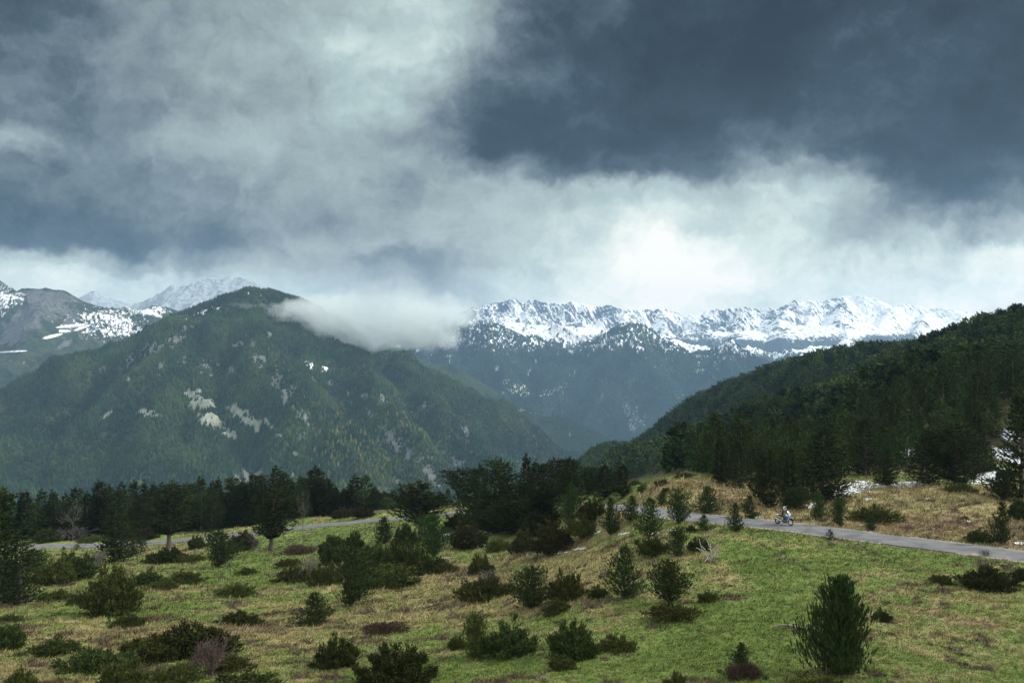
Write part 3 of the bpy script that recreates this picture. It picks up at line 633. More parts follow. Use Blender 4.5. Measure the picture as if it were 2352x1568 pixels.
def norm(a): return a/np.maximum(np.linalg.norm(a, axis=-1, keepdims=True), 1e-9)
def sprays(Pp, Dd, L, W, n, rng, spread=.55, seg=.8):
    """needle tufts: n thin triangles along each shoot"""
    N = len(Pp); L = np.broadcast_to(L, (N,)); W = np.broadcast_to(W, (N,))
    s = rng.rand(N, n)*seg; st = Pp[:, None]+Dd[:, None]*(L[:, None]*s)[..., None]
    d = norm(Dd[:, None]+rng.randn(N, n, 3)*spread); ln = (L[:, None]*(.35+.45*rng.rand(N, n)))*(1.1-.4*s)
    pr = norm(np.cross(d, rng.randn(N, n, 3)))*(W[:, None]*(.6+.6*rng.rand(N, n)))[..., None]
    tri = np.stack([st-pr*.5, st+pr*.5, st+d*ln[..., None]], 2).reshape(-1, 3)
    return tri
def tri_faces(n): return np.arange(n*3).reshape(-1, 3)
def tube(path, rad, sides=5):
    path = np.asarray(path, float); rad = np.broadcast_to(rad, (len(path),)); tn = norm(np.gradient(path, axis=0))
    ref = np.where(np.abs(tn[:, 2:3]) < .9, np.array([[0, 0, 1.]]), np.array([[1., 0, 0]])); a = norm(np.cross(tn, ref)); b_ = np.cross(tn, a)
    an = np.arange(sides)/sides*2*np.pi
    V_ = path[:, None]+(a[:, None]*np.cos(an)[None, :, None]+b_[:, None]*np.sin(an)[None, :, None])*rad[:, None, None]
    i = np.arange((len(path)-1)*sides); r = i//sides; c = i % sides; c2 = (c+1) % sides
    q = np.stack([r*sides+c, r*sides+c2, (r+1)*sides+c2, (r+1)*sides+c], 1)
    return V_.reshape(-1, 3), q
def join(parts):
    Vs, Fs, o_ = [], [], 0
    for v_, f_ in parts: Vs.append(v_); Fs.append(f_+o_); o_ += len(v_)
    return np.vstack(Vs), np.vstack(Fs)

def pine(seed, Hh, Rr, prof, base_t=.04, levels=26, per=6, L=.3, W=.035, n=9, up=.45, ups=.9, sp=.28, lumps=.25, lean=0, trunk_r=.09, mat=None, limbs=True, core=.0, spread=.5, fork=False):
    """tapered trunk with limbs, and a crown of needled shoots on whorled branches"""
    rng = np.random.RandomState(seed)
    tz = np.linspace(0, 1, 9); bend = np.column_stack([lean*Hh*tz**1.6+np.sin(tz*5+seed)*.012*Hh*tz, np.cos(tz*4+seed)*.012*Hh*tz, tz*Hh*.97])
    ctr = lambda t_: np.array([np.interp(t_, tz, bend[:, 0]), np.interp(t_, tz, bend[:, 1]), t_*Hh])
    tr = [tube(bend, trunk_r*(1-tz*.88)*np.where(tz < .05, 1.35, 1), 6)]
    Ps, Ds, Ls = [], [], []
    la = rng.rand(7)*6.28; lt = rng.rand(7); lw = rng.randn(7)
    for k in range(levels):
        t_ = base_t+(0.97-base_t)*((k+rng.rand()*.7)/levels)
        for j in range(per):
            az_ = rng.rand()*6.283
            lump = 1+lumps*sum(lw[q]*math.cos(az_-la[q])*math.exp(-((t_-lt[q])/.16)**2) for q in range(7))
            r = Rr*prof(t_)*max(.25, lump)*(.70+.38*rng.rand())
            if r < .04*Rr: r = .04*Rr
            c = ctr(t_); out = np.array([math.cos(az_), math.sin(az_), 0]); rise = up*(.6+.8*rng.rand())
            m_ = max(2, int(r/sp)); 
            s = (np.arange(m_)+rng.rand(m_)*.6+.5)/m_; s = s[s > (.22 if core == 0 else .1)]
            if len(s) == 0: s = np.array([.9])
            side = np.array([-out[1], out[0], 0])
            p = c+out*(r*s)[:, None]+np.array([0, 0, 1])*(r*rise*(s**1.5))[:, None]+side*(rng.randn(len(s))*.20*r*s)[:, None]+rng.randn(len(s), 3)*.05
            Ps.append(p); d = norm(out[None]*(.75-.35*ups)+np.array([0, 0, ups])*(.6+.4*s)[:, None]+side*(rng.randn(len(s))*.35)[:, None]+rng.randn(len(s), 3)*.12); Ds.append(d); Ls.append(L*(.7+.5*rng.rand(len(s))))
            if limbs and j % 2 == 0 and r > .5: tr.append(tube([c, c+out*r*.45+np.array([0, 0, r*rise*.3]), c+out*r*.85+np.array([0, 0, r*rise*.78])], [trunk_r*.28*(1-t_*.6), trunk_r*.18*(1-t_*.6), .006], 3 if False else 6))
    top = ctr(.97); Ps.append(top[None]+rng.randn(6, 3)*np.array([.06, .06, .12])*Hh/5); Ds.append(norm(np.array([[0, 0, 1.]])+rng.randn(6, 3)*.15)); Ls.append(np.full(6, L*1.15))
    Ps, Ds, Ls = np.vstack(Ps), np.vstack(Ds), np.concatenate(Ls)
    T_ = sprays(Ps, Ds, Ls, W, n, rng, spread); fa = np.clip(np.repeat(rng.rand(len(Ps)), n)*.55+rng.rand(len(Ps)*n)*.45, 0, 1)
    Vt, Ft = join([(v_, f_) for v_, f_ in tr])
    return mesh_np('trunk', Vt, Ft, M_BARK, smooth=True), mesh_np('crown', T_, tri_faces(len(T_)//3), mat or M_PINE, face_attr=fa)

def cone_p(pw=.8, bulge=.16): return lambda t_: (1-t_)**pw*min(1, .55+t_/bulge*.45)
def egg_p(c=.38, pw=1.0): return lambda t_: max(.05, math.sin(math.pi*min(1, max(.02, t_)**.62)))**.8 if pw == 1 else max(.05, 1-abs((t_-c)/(1-c if t_ > c else c))**2.2)**.6

def bush(seed, Rr, Hh, arms=20, L=.24, W=.045, n=8, flat=.35, mat=None, upright=.5, spiky=.2, stem_mat=None, dens=62):
    """juniper: a mound of pointed plumes leaning outwards from the root, each feathered with upturned sprays"""
    rng = np.random.RandomState(seed); Ps, Ds, Ls, st = [], [], [], []
    for i in range(arms):
        az_ = 6.283*(i*.618 % 1)+rng.rand()*.5; u_ = math.sqrt((i+.5)/arms); out = np.array([math.cos(az_), math.sin(az_), 0])
        cap = Hh*max(.22, 1-.8*u_**(1.6+upright))*(1+spiky*rng.randn()); rr = Rr*u_*(1+.6*spiky*rng.randn())
        base = out*rr*(.35+.4*upright)+np.array([0, 0, .02]); tip = out*rr+np.array([0, 0, max(.12, cap)]); ax = tip-base; pr = (.15+.11*rng.rand())*Rr*(1.25-.3*upright)
        m_ = int(dens*(.7+.6*rng.rand())); s = rng.rand(m_)**.75; off = rng.randn(m_, 3)*np.array([1, 1, .55])*(pr*(1.05-s*.85))[:, None]*.75
        p = base+ax*s[:, None]+off; p[:, 2] = np.abs(p[:, 2])*.97+.02; Ps.append(p)
        Ds.append(norm(norm(ax)[None]*.7+norm(off)*.45+np.array([0, 0, .35+.4*upright])+rng.randn(m_, 3)*.22)); Ls.append(L*(.6+.6*rng.rand(m_)))
        if i % 3 == 0: st.append(tube([(0, 0, -.05), base*.6+ax*.3, base+ax*.8], [.04, .025, .008], 4))
    Ps, Ds, Ls = np.vstack(Ps), np.vstack(Ds), np.concatenate(Ls)
    T_ = sprays(Ps, Ds, Ls, W, n, rng, .5); fa = np.clip(np.repeat(rng.rand(len(Ps)), n)*.6+rng.rand(len(Ps)*n)*.4, 0, 1)
    Vt, Ft = join(st)
    return mesh_np('stem', Vt, Ft, stem_mat or M_BARK, smooth=True), mesh_np('foliage', T_, tri_faces(len(T_)//3), mat or M_JUN, face_attr=fa)

def bare(seed, Hh, Rr, stems=1, depth=4, r0=.06, mat=None, up=.5, kids=4, name='branches'):
    rng = np.random.RandomState(seed); out = []
    def grow(p, d, ln, r, k):
        pts = [p]; dd = d
        for _ in range(3): dd = norm(dd+rng.randn(3)*.16+np.array([0, 0, .06*up])); pts.append(pts[-1]+dd*ln/3)
        out.append(tube(np.array(pts), np.linspace(r, max(.012, r*.55), 4), 4 if k < 2 else 3 if False else 4))
        if k >= depth: return
        for q in range(kids):
            f_ = .3+.7*(q+rng.rand())/kids; i = min(2, int(f_*3)); base = pts[i]+(pts[i+1]-pts[i])*(f_*3-i)
            nd = norm(dd+rng.randn(3)*.62+np.array([0, 0, .25*up])); grow(base, nd, ln*(.48+.22*rng.rand()), max(.012, r*.55), k+1)
    for s in range(stems):
        if stems == 1: d = np.array([.03, 0, 1.]); p = np.zeros(3)
        else: a_ = rng.rand()*6.28; tl = Rr/Hh*(.3+.8*rng.rand()); d = norm(np.array([math.cos(a_)*tl, math.sin(a_)*tl, 1.])); p = np.array([rng.randn()*.1, rng.randn()*.1, 0])
        grow(p, d, Hh*(.62 if stems == 1 else .58)*(.8+.3*rng.rand()), r0, 1)
    V_, F_ = join(out); zmax = V_[:, 2].max(); rm_ = np.percentile(np.hypot(V_[:, 0], V_[:, 1]), 97)
    V_ = V_*np.array([Rr/rm_, Rr/rm_, Hh/zmax]); V_[:, 2] -= .04
    return mesh_np(name, V_, F_, mat or M_GREY)

# --- the stock of shapes: unit = metres, sized near the real plant, then scaled a little per plant
def mature_p(t_): return (max(0, min(1, (t_-.10)/.22))**.6)*(1-t_)**.55*1.15
def mature2_p(t_): return (max(0, min(1, (t_-.22)/.2))**.5)*(1-t_)**.42
STOCK = {}
def mound_p(t_): return (1-t_)**.62*min(1, .8+t_)*(1 if t_ < .8 else 1-.3*(t_-.8)/.2)
STOCK['young'] = [pine(s, 3.0, 1.2, cone_p(pw, .10), .01, 27, 9, .24, .040, 10, .42, 1.0, .15, .30, 0, .05, M_PINE, core=1) for s, pw in ((1, .85), (2, .70), (3, .92), (4, .62), (5, .75))]
STOCK['round'] = [pine(s, 3.0, 1.35, egg_p(.30, 2), .01, 27, 10, .24, .042, 10, .36, .95, .16, .30, 0, .06, M_PINE, core=1) for s in (11, 12, 13)]
STOCK['hero'] = [pine(23, 5.3, 1.95, lambda t_: float(np.interp(t_, [0, .12, .25, .45, .65, .82, .93, 1], [.92, 1, .96, .82, .60, .42, .28, .12])), .01, 42, 11, .36, .038, 22, .45, 1.30, .19, .26, 0, .10, M_PINE, spread=.24, core=1)]
STOCK['old'] = [pine(s, 8.5, 2.7, pf, .02, 36, 10, .46, .095, 10, .22, .6, .30, .45, ln, .19, M_OLD, core=1) for s, pf, ln in ((31, mound_p, 0), (32, egg_p(.40, 2), .02), (33, cone_p(.55, .1), -.02), (34, mound_p, 0))]
STOCK['oldt'] = [pine(s, 8.5, 2.7, pf, .20, 30, 10, .46, .095, 10, .22, .6, .30, .5, ln, .21, M_OLD, core=1) for s, pf, ln in ((35, mature2_p, .05), (36, lambda t_: (1-abs((t_-.5)/.5)**2.4)**.7 if .02 < t_ < .99 else .05, .02), (37, mature2_p, -.03))]
STOCK['flat'] = [pine(38, 8.5, 2.5, lambda t_: .18 if t_ < .45 else max(.1, 1-abs((t_-.80)/.34)**2)**.6, .35, 22, 9, .46, .095, 10, .22, .6, .30, .5, .04, .18, M_OLD, core=1)]
STOCK['tall'] = [pine(s, 9.0, 1.9, cone_p(pw, .12), .02, 38, 8, .42, .09, 10, .2, .6, .30, .35, 0, .16, M_OLD, core=1) for s, pw in ((41, .8), (42, .6), (43, .9))]
STOCK['forest'] = [pine(s, 9.0, 2.2, pf, bt, 26, 8, .52, .14, 8, .22, .6, .40, .4, 0, .15, M_FOR, limbs=False, core=1) for s, pf, bt in ((51, cone_p(.7, .14), .03), (52, mound_p, .03), (53, cone_p(.85, .14), .02), (54, mature_p, .06), (55, mature2_p, .14), (56, cone_p(.55, .15), .02))]
STOCK['lollipop'] = [pine(61, 2.9, .95, lambda t_: max(.02, 1-abs((t_-.66)/.36)**2)**.6 if t_ > .34 else 0.02, .36, 16, 8, .26, .05, 9, .3, .8, .17, .3, .06, .06, M_OLD)]
STOCK['spruce'] = [pine(71, 1.2, .5, cone_p(.9, .1), .03, 11, 8, .18, .04, 9, .05, .35, .12, .2, 0, .025, M_PINE, limbs=False)]
STOCK['low'] = [bush(s, 1.5, .62, 30, .22, .045, 8, mat=M_JUN, upright=.1, spiky=.22, dens=46) for s in (81, 82, 83, 84, 85, 86, 87)]
STOCK['juniper'] = [bush(s, 1.25, 1.15, 26, .24, .045, 8, mat=M_JUN, upright=.45, spiky=.18, dens=70) for s in (91, 92, 93, 94, 95)]
STOCK['darklow'] = [bush(s, 1.5, .75, 30, .22, .05, 8, mat=M_JUD, upright=.15, spiky=.2, dens=50) for s in (101, 102, 103, 104, 105)]
STOCK['darkbush'] = [bush(s, 1.3, 1.3, 28, .24, .05, 8, mat=M_JUD, upright=.5, spiky=.18, dens=76) for s in (111, 112, 113, 114, 115, 116)]
STOCK['brown'] = [bush(s, 1.3, 1.5, 28, .24, .045, 8, mat=M_BRO, upright=.7, spiky=.15, stem_mat=M_GREY, dens=76) for s in (121, 122, 123)]
STOCK['column'] = [pine(131, 2.3, .62, lambda t_: max(.15, (1-abs((t_-.35)/.68)**2.2))**.6, .02, 26, 8, .26, .042, 9, .7, 1.3, .13, .3, 0, .04, M_JUN, core=1)]
STOCK['baretree'] = [(None, bare(s, 6.0, 2.0, 1, 5, .075, M_GREY, 1.0, 4)) for s in (141, 142)]
STOCK['bareshrub'] = [(None, bare(s, 1.8, 1.1, 9, 3, .022, M_GREY, .8, 5)) for s in (151, 152)]
STOCK['redshrub'] = [(None, bare(155, 2.4, 1.0, 16, 3, .022, M_RED, .8, 5))]
STOCK['palewood'] = [(None, bare(161, 1.6, 1.1, 6, 2, .035, M_PALE, .3, 3))]
STOCK['heath'] = [bush(171, 1.4, .35, 34, .16, .04, 7, mat=foliage_mat('heath_twigs', (.055, .040, .030), (.12, .085, .060), (.16, .13, .08)), upright=.3, spiky=.25, dens=50)]
for k_, l_ in STOCK.items():
    for q_, (m0, m1) in enumerate(l_):
        co = np.empty(len(m1.vertices)*3, np.float32); m1.vertices.foreach_get('co', co); co = co.reshape(-1, 3)
        l_[q_] = (k_, (m0, m1), float(np.percentile(co[:, 2], 99.8)), float(np.percentile(np.abs(co[:, :2]), 97.5)))
NAMES = {'young': ('young_pine', 'young pine'), 'round': ('young_pine', 'young pine'), 'hero': ('young_pine', 'young pine'), 'old': ('pine_tree', 'pine tree'), 'tall': ('pine_tree', 'pine tree'), 'forest': ('pine_tree', 'pine tree'), 'oldt': ('pine_tree', 'pine tree'), 'flat': ('pine_tree', 'pine tree'),
         'lollipop': ('pine_tree', 'pine tree'), 'spruce': ('spruce_sapling', 'sapling'), 'low': ('juniper_bush', 'juniper'), 'juniper': ('juniper_bush', 'juniper'), 'darklow': ('juniper_bush', 'juniper'), 'darkbush': ('juniper_bush', 'juniper'),
         'brown': ('rusty_bush', 'bush'), 'column': ('juniper_bush', 'juniper'), 'baretree': ('bare_tree', 'bare tree'), 'bareshrub': ('bare_shrub', 'bare shrub'), 'redshrub': ('bare_shrub', 'bare shrub'), 'palewood': ('dead_shrub', 'dead shrub'), 'heath': ('heath_bush', 'bush')}
GRP = {'young pine': 'young pines scattered on the meadow', 'juniper': 'juniper bushes on the meadow', 'bush': 'brownish bushes on the meadow', 'bare tree': 'leafless trees', 'bare shrub': 'leafless shrubs', 'pine tree': 'grown pines around the meadow', 'sapling': 'small spruce saplings'}
prng = random.Random(5)
_cnt = {}
PLACED = []
def plant(kind, loc, wid, hgt, label, group=None, var=None):
    lst = STOCK[kind]; i = _cnt.get(kind, 0); _cnt[kind] = i+1
    _, (m0, m1), hh, rr = lst[(i if var is None else var) % len(lst)]
    nm, cat = NAMES[kind]
    e = bpy.data.objects.new(nm, None); COL.objects.link(e); e.empty_display_size = .3; e.location = loc
    sx = wid/(2*rr); e.scale = (sx, sx*(.9+.2*prng.random()), hgt/hh); e.rotation_euler = (0, 0, prng.random()*6.283)
    for me in (m0, m1):
        if me is not None:
            c = bpy.data.objects.new(me.name.split('.')[0], me); COL.objects.link(c); c.parent = e
    tag(e, label, cat, group or GRP.get(cat))
    PLACED.append((loc[0], loc[1], wid/2))
    return e
def put(kind, dx, dyb, wpx, hpx, label, Y=None, sink=.0, var=None):
    """stand a plant on the ground where its foot is seen; width and height from its distance"""
    if Y is None: x, y, z = hit(dx, dyb)
    else: y = Y; x = (dx-1176)/F*Y; z = float(ground(x, y))
    depth = wpx*y/F/2
    return plant(kind, (x, y, z-.06-sink), wpx*y/F, hpx*y/F, label, var=var)
PLANTS = '''
hero|1930|1550|150|230|largest young pine of the lower right meadow, thick upright shoots, beside the fallen grey log
darkbush|2025|1424|44|34|small dark tuft right of the largest young pine
young|1703|1530|48|58|little young pine growing out of brown heath left of the largest young pine
heath|1708|1553|95|32|brown heath bush round the foot of the little lower pine
juniper|2163|1341|47|23|small yellow green juniper in open grass left of the big dark round juniper
darkbush|2268|1350|112|52|big dark rounded juniper alone in the grass below the right end of the road
darkbush|2345|1332|34|30|dark juniper cut by the right picture edge below the road
low|2344|1350|30|12|low sprig at the right picture edge under the cut off juniper
spruce|1907|1240|22|28|tiny spruce standing at the near edge of the road ahead of the motorcycle
young|1690|1221|37|68|slim young pine at the near edge of the road behind the motorcycle
young|1722|1190|42|54|young pine on the far road edge just behind the slim roadside pine
round|1830|1176|58|58|bushy young pine on the far road edge right behind the motorcycle
young|1880|1194|38|68|young pine on the far road edge beside a knob of snow
round|1929|1208|48|65|bushy young pine beside the far road edge left of the broad low juniper
low|2008|1196|116|38|broad low dark juniper on the tan bank above the road
young|2002|1218|28|35|small pine in front of the broad low juniper on the far road edge
young|2302|1252|50|102|tall open young pine on the bank near the right end of the road
darkbush|2250|1243|55|32|dark juniper left of the tall open pine on the right bank
darklow|2216|1192|17|11|tiny tuft on the open tan bank above the right end of the road
darkbush|2342|1192|46|46|dark bush at the right picture edge above the road
round|2300|1150|62|72|dark bushy pine beside the big snow patch near the right edge
low|2207|1128|66|20|low juniper under the trees left of the big snow patch
darkbush|2264|1082|46|32|lone bush standing in the big snow patch
young|1626|1178|62|64|wide young pine at the foot of the tan knoll behind the road
round|1558|1202|60|84|dark full young pine in front of the road below the tan knoll
young|1617|1218|42|38|small pine at the near road edge right of the dark full pine
brown|1588|1224|30|20|small brown bush left of the small roadside pine
young|1522|1161|27|37|small dark pine on the far road edge below the tan knoll
young|1493|1231|72|90|full dark pine of the pair in front of the road bend
young|1452|1197|46|60|slimmer pine behind the full dark one at the road bend
round|1560|1277|54|70|rounded pine beside the bleached dead branches
darklow|1498|1271|84|40|dark spreading juniper left of the pine beside the dead branches
brown|1607|1263|54|32|brownish bush between the rounded pine and the bleached dead branches
palewood|1634|1289|58|56|bleached dead branches sticking up from the grass
juniper|1477|1129|25|21|round little juniper at the left foot of the tan knoll
low|1520|1113|36|14|low juniper on the skyline edge of the tan knoll, left one
low|1574|1098|54|14|low juniper on the skyline edge of the tan knoll, right one
low|1459|1114|32|13|low juniper at the left end of the knoll edge
low|1531|1129|24|11|green sprig on the tan knoll above the small dark pine
baretree|1500|1106|26|54|small leafless tree against the dark forest above the knoll
low|1626|1379|44|27|small juniper in grass right of the rounded egg shaped pine
round|1536|1383|98|103|egg shaped dense pine in the middle right of the meadow
low|1548|1416|128|32|low juniper spread in front of the egg shaped pine
young|1436|1369|86|120|pointed pine with narrow top left of the egg shaped pine
darklow|1374|1371|56|29|dark low juniper left of the pointed narrow topped pine
round|1219|1395|90|98|rounded dark pine beside the long flat juniper in mid meadow
juniper|1302|1376|80|70|ragged juniper directly right of the rounded dark pine
juniper|1282|1409|78|36|pale olive juniper in front of the rounded dark pine
low|1117|1374|142|56|long flat juniper left of the rounded dark pine
bareshrub|1130|1345|54|40|grey leafless twigs rising from the long flat juniper
juniper|1105|1318|54|46|small rounded juniper above the long flat juniper
column|1090|1514|52|112|upright narrow juniper joined to the wide ragged juniper in the lower centre
juniper|1050|1491|40|32|small sprig juniper left of the upright narrow juniper
darkbush|1167|1501|126|90|wide ragged juniper right of the upright narrow juniper
darkbush|1310|1512|112|90|ragged juniper with a leaning peak in the lower centre
juniper|1291|1537|60|36|yellowish juniper in front of the leaning peak juniper
low|1416|1492|82|36|horn shaped low spray right of the leaning peak juniper
darkbush|905|1566|170|88|broad dark juniper with spiky tops at the bottom centre
heath|882|1449|96|20|flat brown heath bush above the broad spiky juniper
juniper|1555|1592|62|54|olive juniper cut by the bottom edge right of centre
low|1880|1598|200|40|brownish juniper along the bottom edge under the largest young pine
round|805|1392|120|140|big dark pine rising in front of the juniper thicket
young|722|1438|84|80|neat young pine left and below the big dark thicket pine
darkbush|774|1532|100|78|dense juniper standing alone at the bottom left of centre
juniper|676|1336|88|44|juniper at the left end of the thicket
bareshrub|716|1334|60|58|grey leafless shrub in the left part of the thicket
juniper|744|1347|74|58|juniper under the grey shrub in the thicket
darkbush|765|1291|64|62|spiky dark juniper at the upper left of the thicket
darkbush|812|1284|66|64|spiky juniper at the top middle of the thicket
young|883|1248|42|64|small dark pine standing above the thicket
darkbush|860|1312|124|82|large olive juniper in the heart of the thicket
darklow|924|1322|130|84|wide juniper in the right half of the thicket
juniper|892|1347|142|50|low juniper along the front of the thicket
low|990|1312|104|38|juniper tongue at the right tip of the thicket
darkbush|932|1252|54|50|dark juniper right of the small pine above the thicket
heath|685|1272|76|22|brown low heath left of the thicket top
low|664|1299|60|16|thin low juniper left of the thicket
oldt|966|1232|104|128|dark pointed pine with bare trunk left of the central clump
round|995|1279|76|102|dense green black pine standing before the bare trunked one
brown|1074|1259|80|64|rusty brown bush just right of the dense green black pine
darkbush|1044|1219|58|40|dark low bush behind the rusty bush
low|1150|1264|66|30|fresh green low juniper between the two brown bushes
brown|1203|1272|60|60|small brown bush with dark foot in the central clump
brown|1270|1270|92|76|largest rusty brown bush at the front of the central clump
young|1312|1209|58|102|dark upright pine at the right side of the central clump
darkbush|1364|1192|64|54|dark bush between the central clump and the road bend
young|1404|1229|54|88|narrow dark pine at the left side of the road bend
low|1345|1230|82|50|pale green juniper under the narrow pine at the road bend
darkbush|1235|1228|90|52|black green undergrowth juniper behind the largest rusty bush
flat|1058|1186|78|112|thin tree with flat topped crown at the left of the central clump
old|1104|1216|112|146|bushy old pine in the left half of the central clump
old|1152|1216|110|160|tall ragged pine in the middle of the central clump
tall|1208|1212|62|168|tallest pointed pine of the central clump
old|1232|1218|96|156|broad old pine beside the tallest pointed one
oldt|1276|1162|92|110|pine behind the clump with grass and road showing under it
old|1312|1168|90|116|rounded pine at the right shoulder of the central clump
old|1178|1224|110|92|low dark pine filling the front of the central clump
old|1132|1224|108|84|low dark pine at the left front of the central clump
old|1256|1214|100|104|dark pine at the right front of the central clump
old|1388|1142|66|74|dark rounded pine below the forest edge, left one of the pair
old|1432|1140|66|72|dark rounded pine below the forest edge, right one of the pair
old|1350|1136|60|66|dark pine behind the road bend beside the rounded pair
old|-2|1392|130|262|very tall dark pine cut by the left picture edge
tall|46|1390|96|168|dark pine leaning out from the left edge tree
round|84|1312|56|52|small dark pine right of the left edge trees
juniper|126|1342|92|62|juniper behind the small dark pine at the left
darkbush|172|1328|90|62|dark juniper left of the tall roadside pine
bareshrub|218|1302|46|42|brownish leafless shrub at the foot of the tall roadside pine
old|265|1292|84|142|tall dark pine in front of the left road stretch
lollipop|316|1294|44|60|small pine with a bent bare trunk
juniper|256|1409|128|116|large shaggy olive juniper in the left meadow
darklow|236|1409|52|20|flat dark sprig at the foot of the large shaggy juniper
low|132|1380|78|28|low juniper left of the large shaggy juniper
darklow|180|1389|48|34|small dark juniper touching the large shaggy juniper
darkbush|338|1343|68|42|dark juniper right of the large shaggy juniper
low|372|1352|74|20|flat light juniper below the dark one in the left meadow
juniper|424|1340|80|34|ragged juniper at the right end of the left meadow row
darklow|385|1290|86|34|spreading juniper below the trunked tree by the left road
low|440|1290|70|18|flat juniper between the spreading one and the squat dark pine
round|502|1302|86|86|squat dark pine in the grass before the left road
darkbush|450|1260|38|32|dark bush behind the squat dark pine
darklow|568|1320|46|20|small oval juniper in the bright green grass
low|540|1369|96|32|oval spread juniper in the bright green grass below the small one
oldt|623|1264|116|138|leaning dark tree with curved trunk at the green slope
oldt|388|1258|98|148|dark tree with forked trunk before the left road
brown|556|1260|58|42|brown bush left of the leaning dark tree
bareshrub|582|1262|40|34|grey leafless shrub at the foot of the leaning dark tree
baretree|697|1250|46|122|slender leafless tree on the green slope by the road
baretree|168|1241|60|88|leafless grey tree behind the left road stretch
bareshrub|166|1242|76|32|leafless grey shrub around the foot of the grey tree
darkbush|106|1244|54|32|dark bush behind the left end of the road
low|212|1243|66|14|low hedge like juniper along the far road edge on the left
brown|333|1238|54|28|brown bush beyond the left road
brown|790|1188|52|24|brown bush beyond the middle of the road, left one
brown|835|1186|52|24|brown bush beyond the middle of the road, right one
darklow|294|1439|82|30|compact juniper below the large shaggy juniper
darkbush|550|1434|94|34|dark two humped juniper in the straw coloured grass
darkbush|18|1488|72|54|juniper at the left picture edge in the lower meadow
darklow|22|1428|62|20|flat juniper at the left picture edge above the lower one
darklow|128|1504|138|44|long dark juniper in the lower left grass
darklow|222|1543|172|54|juniper at the left tip of the sprawling thicket
juniper|340|1520|170|66|juniper in the middle of the sprawling thicket
darkbush|452|1508|152|80|rounded dark juniper at the top of the sprawling thicket
redshrub|482|1556|82|104|reddish leafless shrub before the rounded dark juniper
low|536|1540|88|40|light olive juniper right of the reddish shrub
low|402|1563|118|42|light olive juniper left of the reddish shrub
juniper|280|1588|96|74|juniper cut by the bottom edge in the lower left
juniper|44|1592|66|62|small pine like juniper in the bottom left corner
darkbush|555|1594|190|56|wide juniper cut by the bottom edge below the reddish shrub
spruce|177|1262|17|15|tiny spruce at the near edge of the left road
spruce|146|1263|11|10|tiniest sprig at the near edge of the left road
old|1652|1113|56|104|forest edge pine at the right end of the tan knoll
tall|1696|1123|60|118|forest edge pine behind the tan knoll
old|1765|1168|84|140|broad dark pine behind the motorcycle
old|1815|1160|84|132|dark pine beside the broad one behind the motorcycle
old|1890|1152|138|172|widest dark pine above the snow streak
tall|1986|1092|88|138|tall pine with rusty top and bare trunk standing behind the snow
old|2034|1114|60|84|short pine between two snow streaks
old|2196|1117|132|150|big dark pine left of the large snow patch
tall|2130|1112|80|130|dark pine left behind the big dark one
tall|2346|1146|110|250|giant dark pine at the right picture edge
tall|2240|1098|80|150|dark pine close above the large snow patch
'''
for line in PLANTS.strip().split('\n'):
    kd, dx_, dy_, wp, hp, lab = line.split('|')
    put(kd, float(dx_), float(dy_), float(wp), float(hp), lab)

# --- row of pines behind the left road: skyline tops as surveyed
ROW = [(5, 1116, 60), (60, 1129, 55), (96, 1123, 44), (118, 1124, 40), (128, 1130, 40), (150, 1133, 40), (175, 1118, 60), (200, 1128, 46), (228, 1105, 74), (252, 1112, 50), (280, 1107, 42), (308, 1104, 56), (331, 1103, 44), (350, 1108, 48), (372, 1108, 50), (395, 1104, 50), (408, 1110, 46),
       (428, 1108, 60), (460, 1093, 84), (488, 1104, 50), (503, 1095, 46), (532, 1094, 62), (556, 1100, 50), (582, 1090, 76), (606, 1096, 60), (632, 1070, 50), (652, 1086, 72), (690, 1092, 56), (726, 1072, 92), (752, 1096, 56), (768, 1122, 50), (790, 1120, 50), (814, 1091, 50), (838, 1090, 74), (860, 1116, 48), (884, 1127, 44), (905, 1124, 36), (926, 1123, 34),
       (944, 1124, 32), (962, 1130, 36), (1030, 1120, 30), (1012, 1128, 40), (985, 1128, 36)]
rrow = random.Random(9)
ROWLAB = {632: 'pine with the tallest thin tip in the row behind the left road', 726: 'broad rounded pine behind the slender leafless tree on the left', 460: 'broad round headed pine in the middle of the row behind the left road', 228: 'widest pine near the left end of the row behind the road',
          838: 'taller of the two pines where the row behind the road thins out', 814: 'shorter of the two pines where the row behind the road thins out', 1030: 'small pointed pine between the row behind the road and the central clump', 60: 'leftmost whole pine of the row, just beside the picture edge'}
for i, (dx_, top, wp) in enumerate(ROW):
    base = float(np.interp(dx_, [0, 200, 400, 550, 700, 850, 1000], [1238, 1232, 1225, 1214, 1192, 1181, 1164])); Y = 244+rrow.random()*9
    x = (dx_-1176)/F*Y; z = float(ground(x, Y)); ztop = (784-top)/F*Y
    kind = 'tall' if wp < 52 else ('old' if i % 3 else 'forest')
    plant(kind, (x, Y, z-.1), wp*1.15*Y/F, max(4, ztop-z), ROWLAB.get(dx_, 'dark pine standing in the dense row behind the left stretch of road'), 'pines in the row behind the left road')
for i in range(40):
    dx_ = -60+i*27+rrow.random()*9; Y = 240+rrow.random()*14; x = (dx_-1176)/F*Y; z = float(ground(x, Y))
    top = float(np.interp(dx_, [c_[0] for c_ in sorted(ROW)], [c_[1] for c_ in sorted(ROW)]))+14+22*rrow.random()
    plant('forest' if i % 2 else 'old', (x, Y, z-.1), (46+20*rrow.random())*Y/F, max(3.2, (784-top)/F*Y-z), 'dark pine standing in the dense row behind the left stretch of road', 'pines in the row behind the left road')

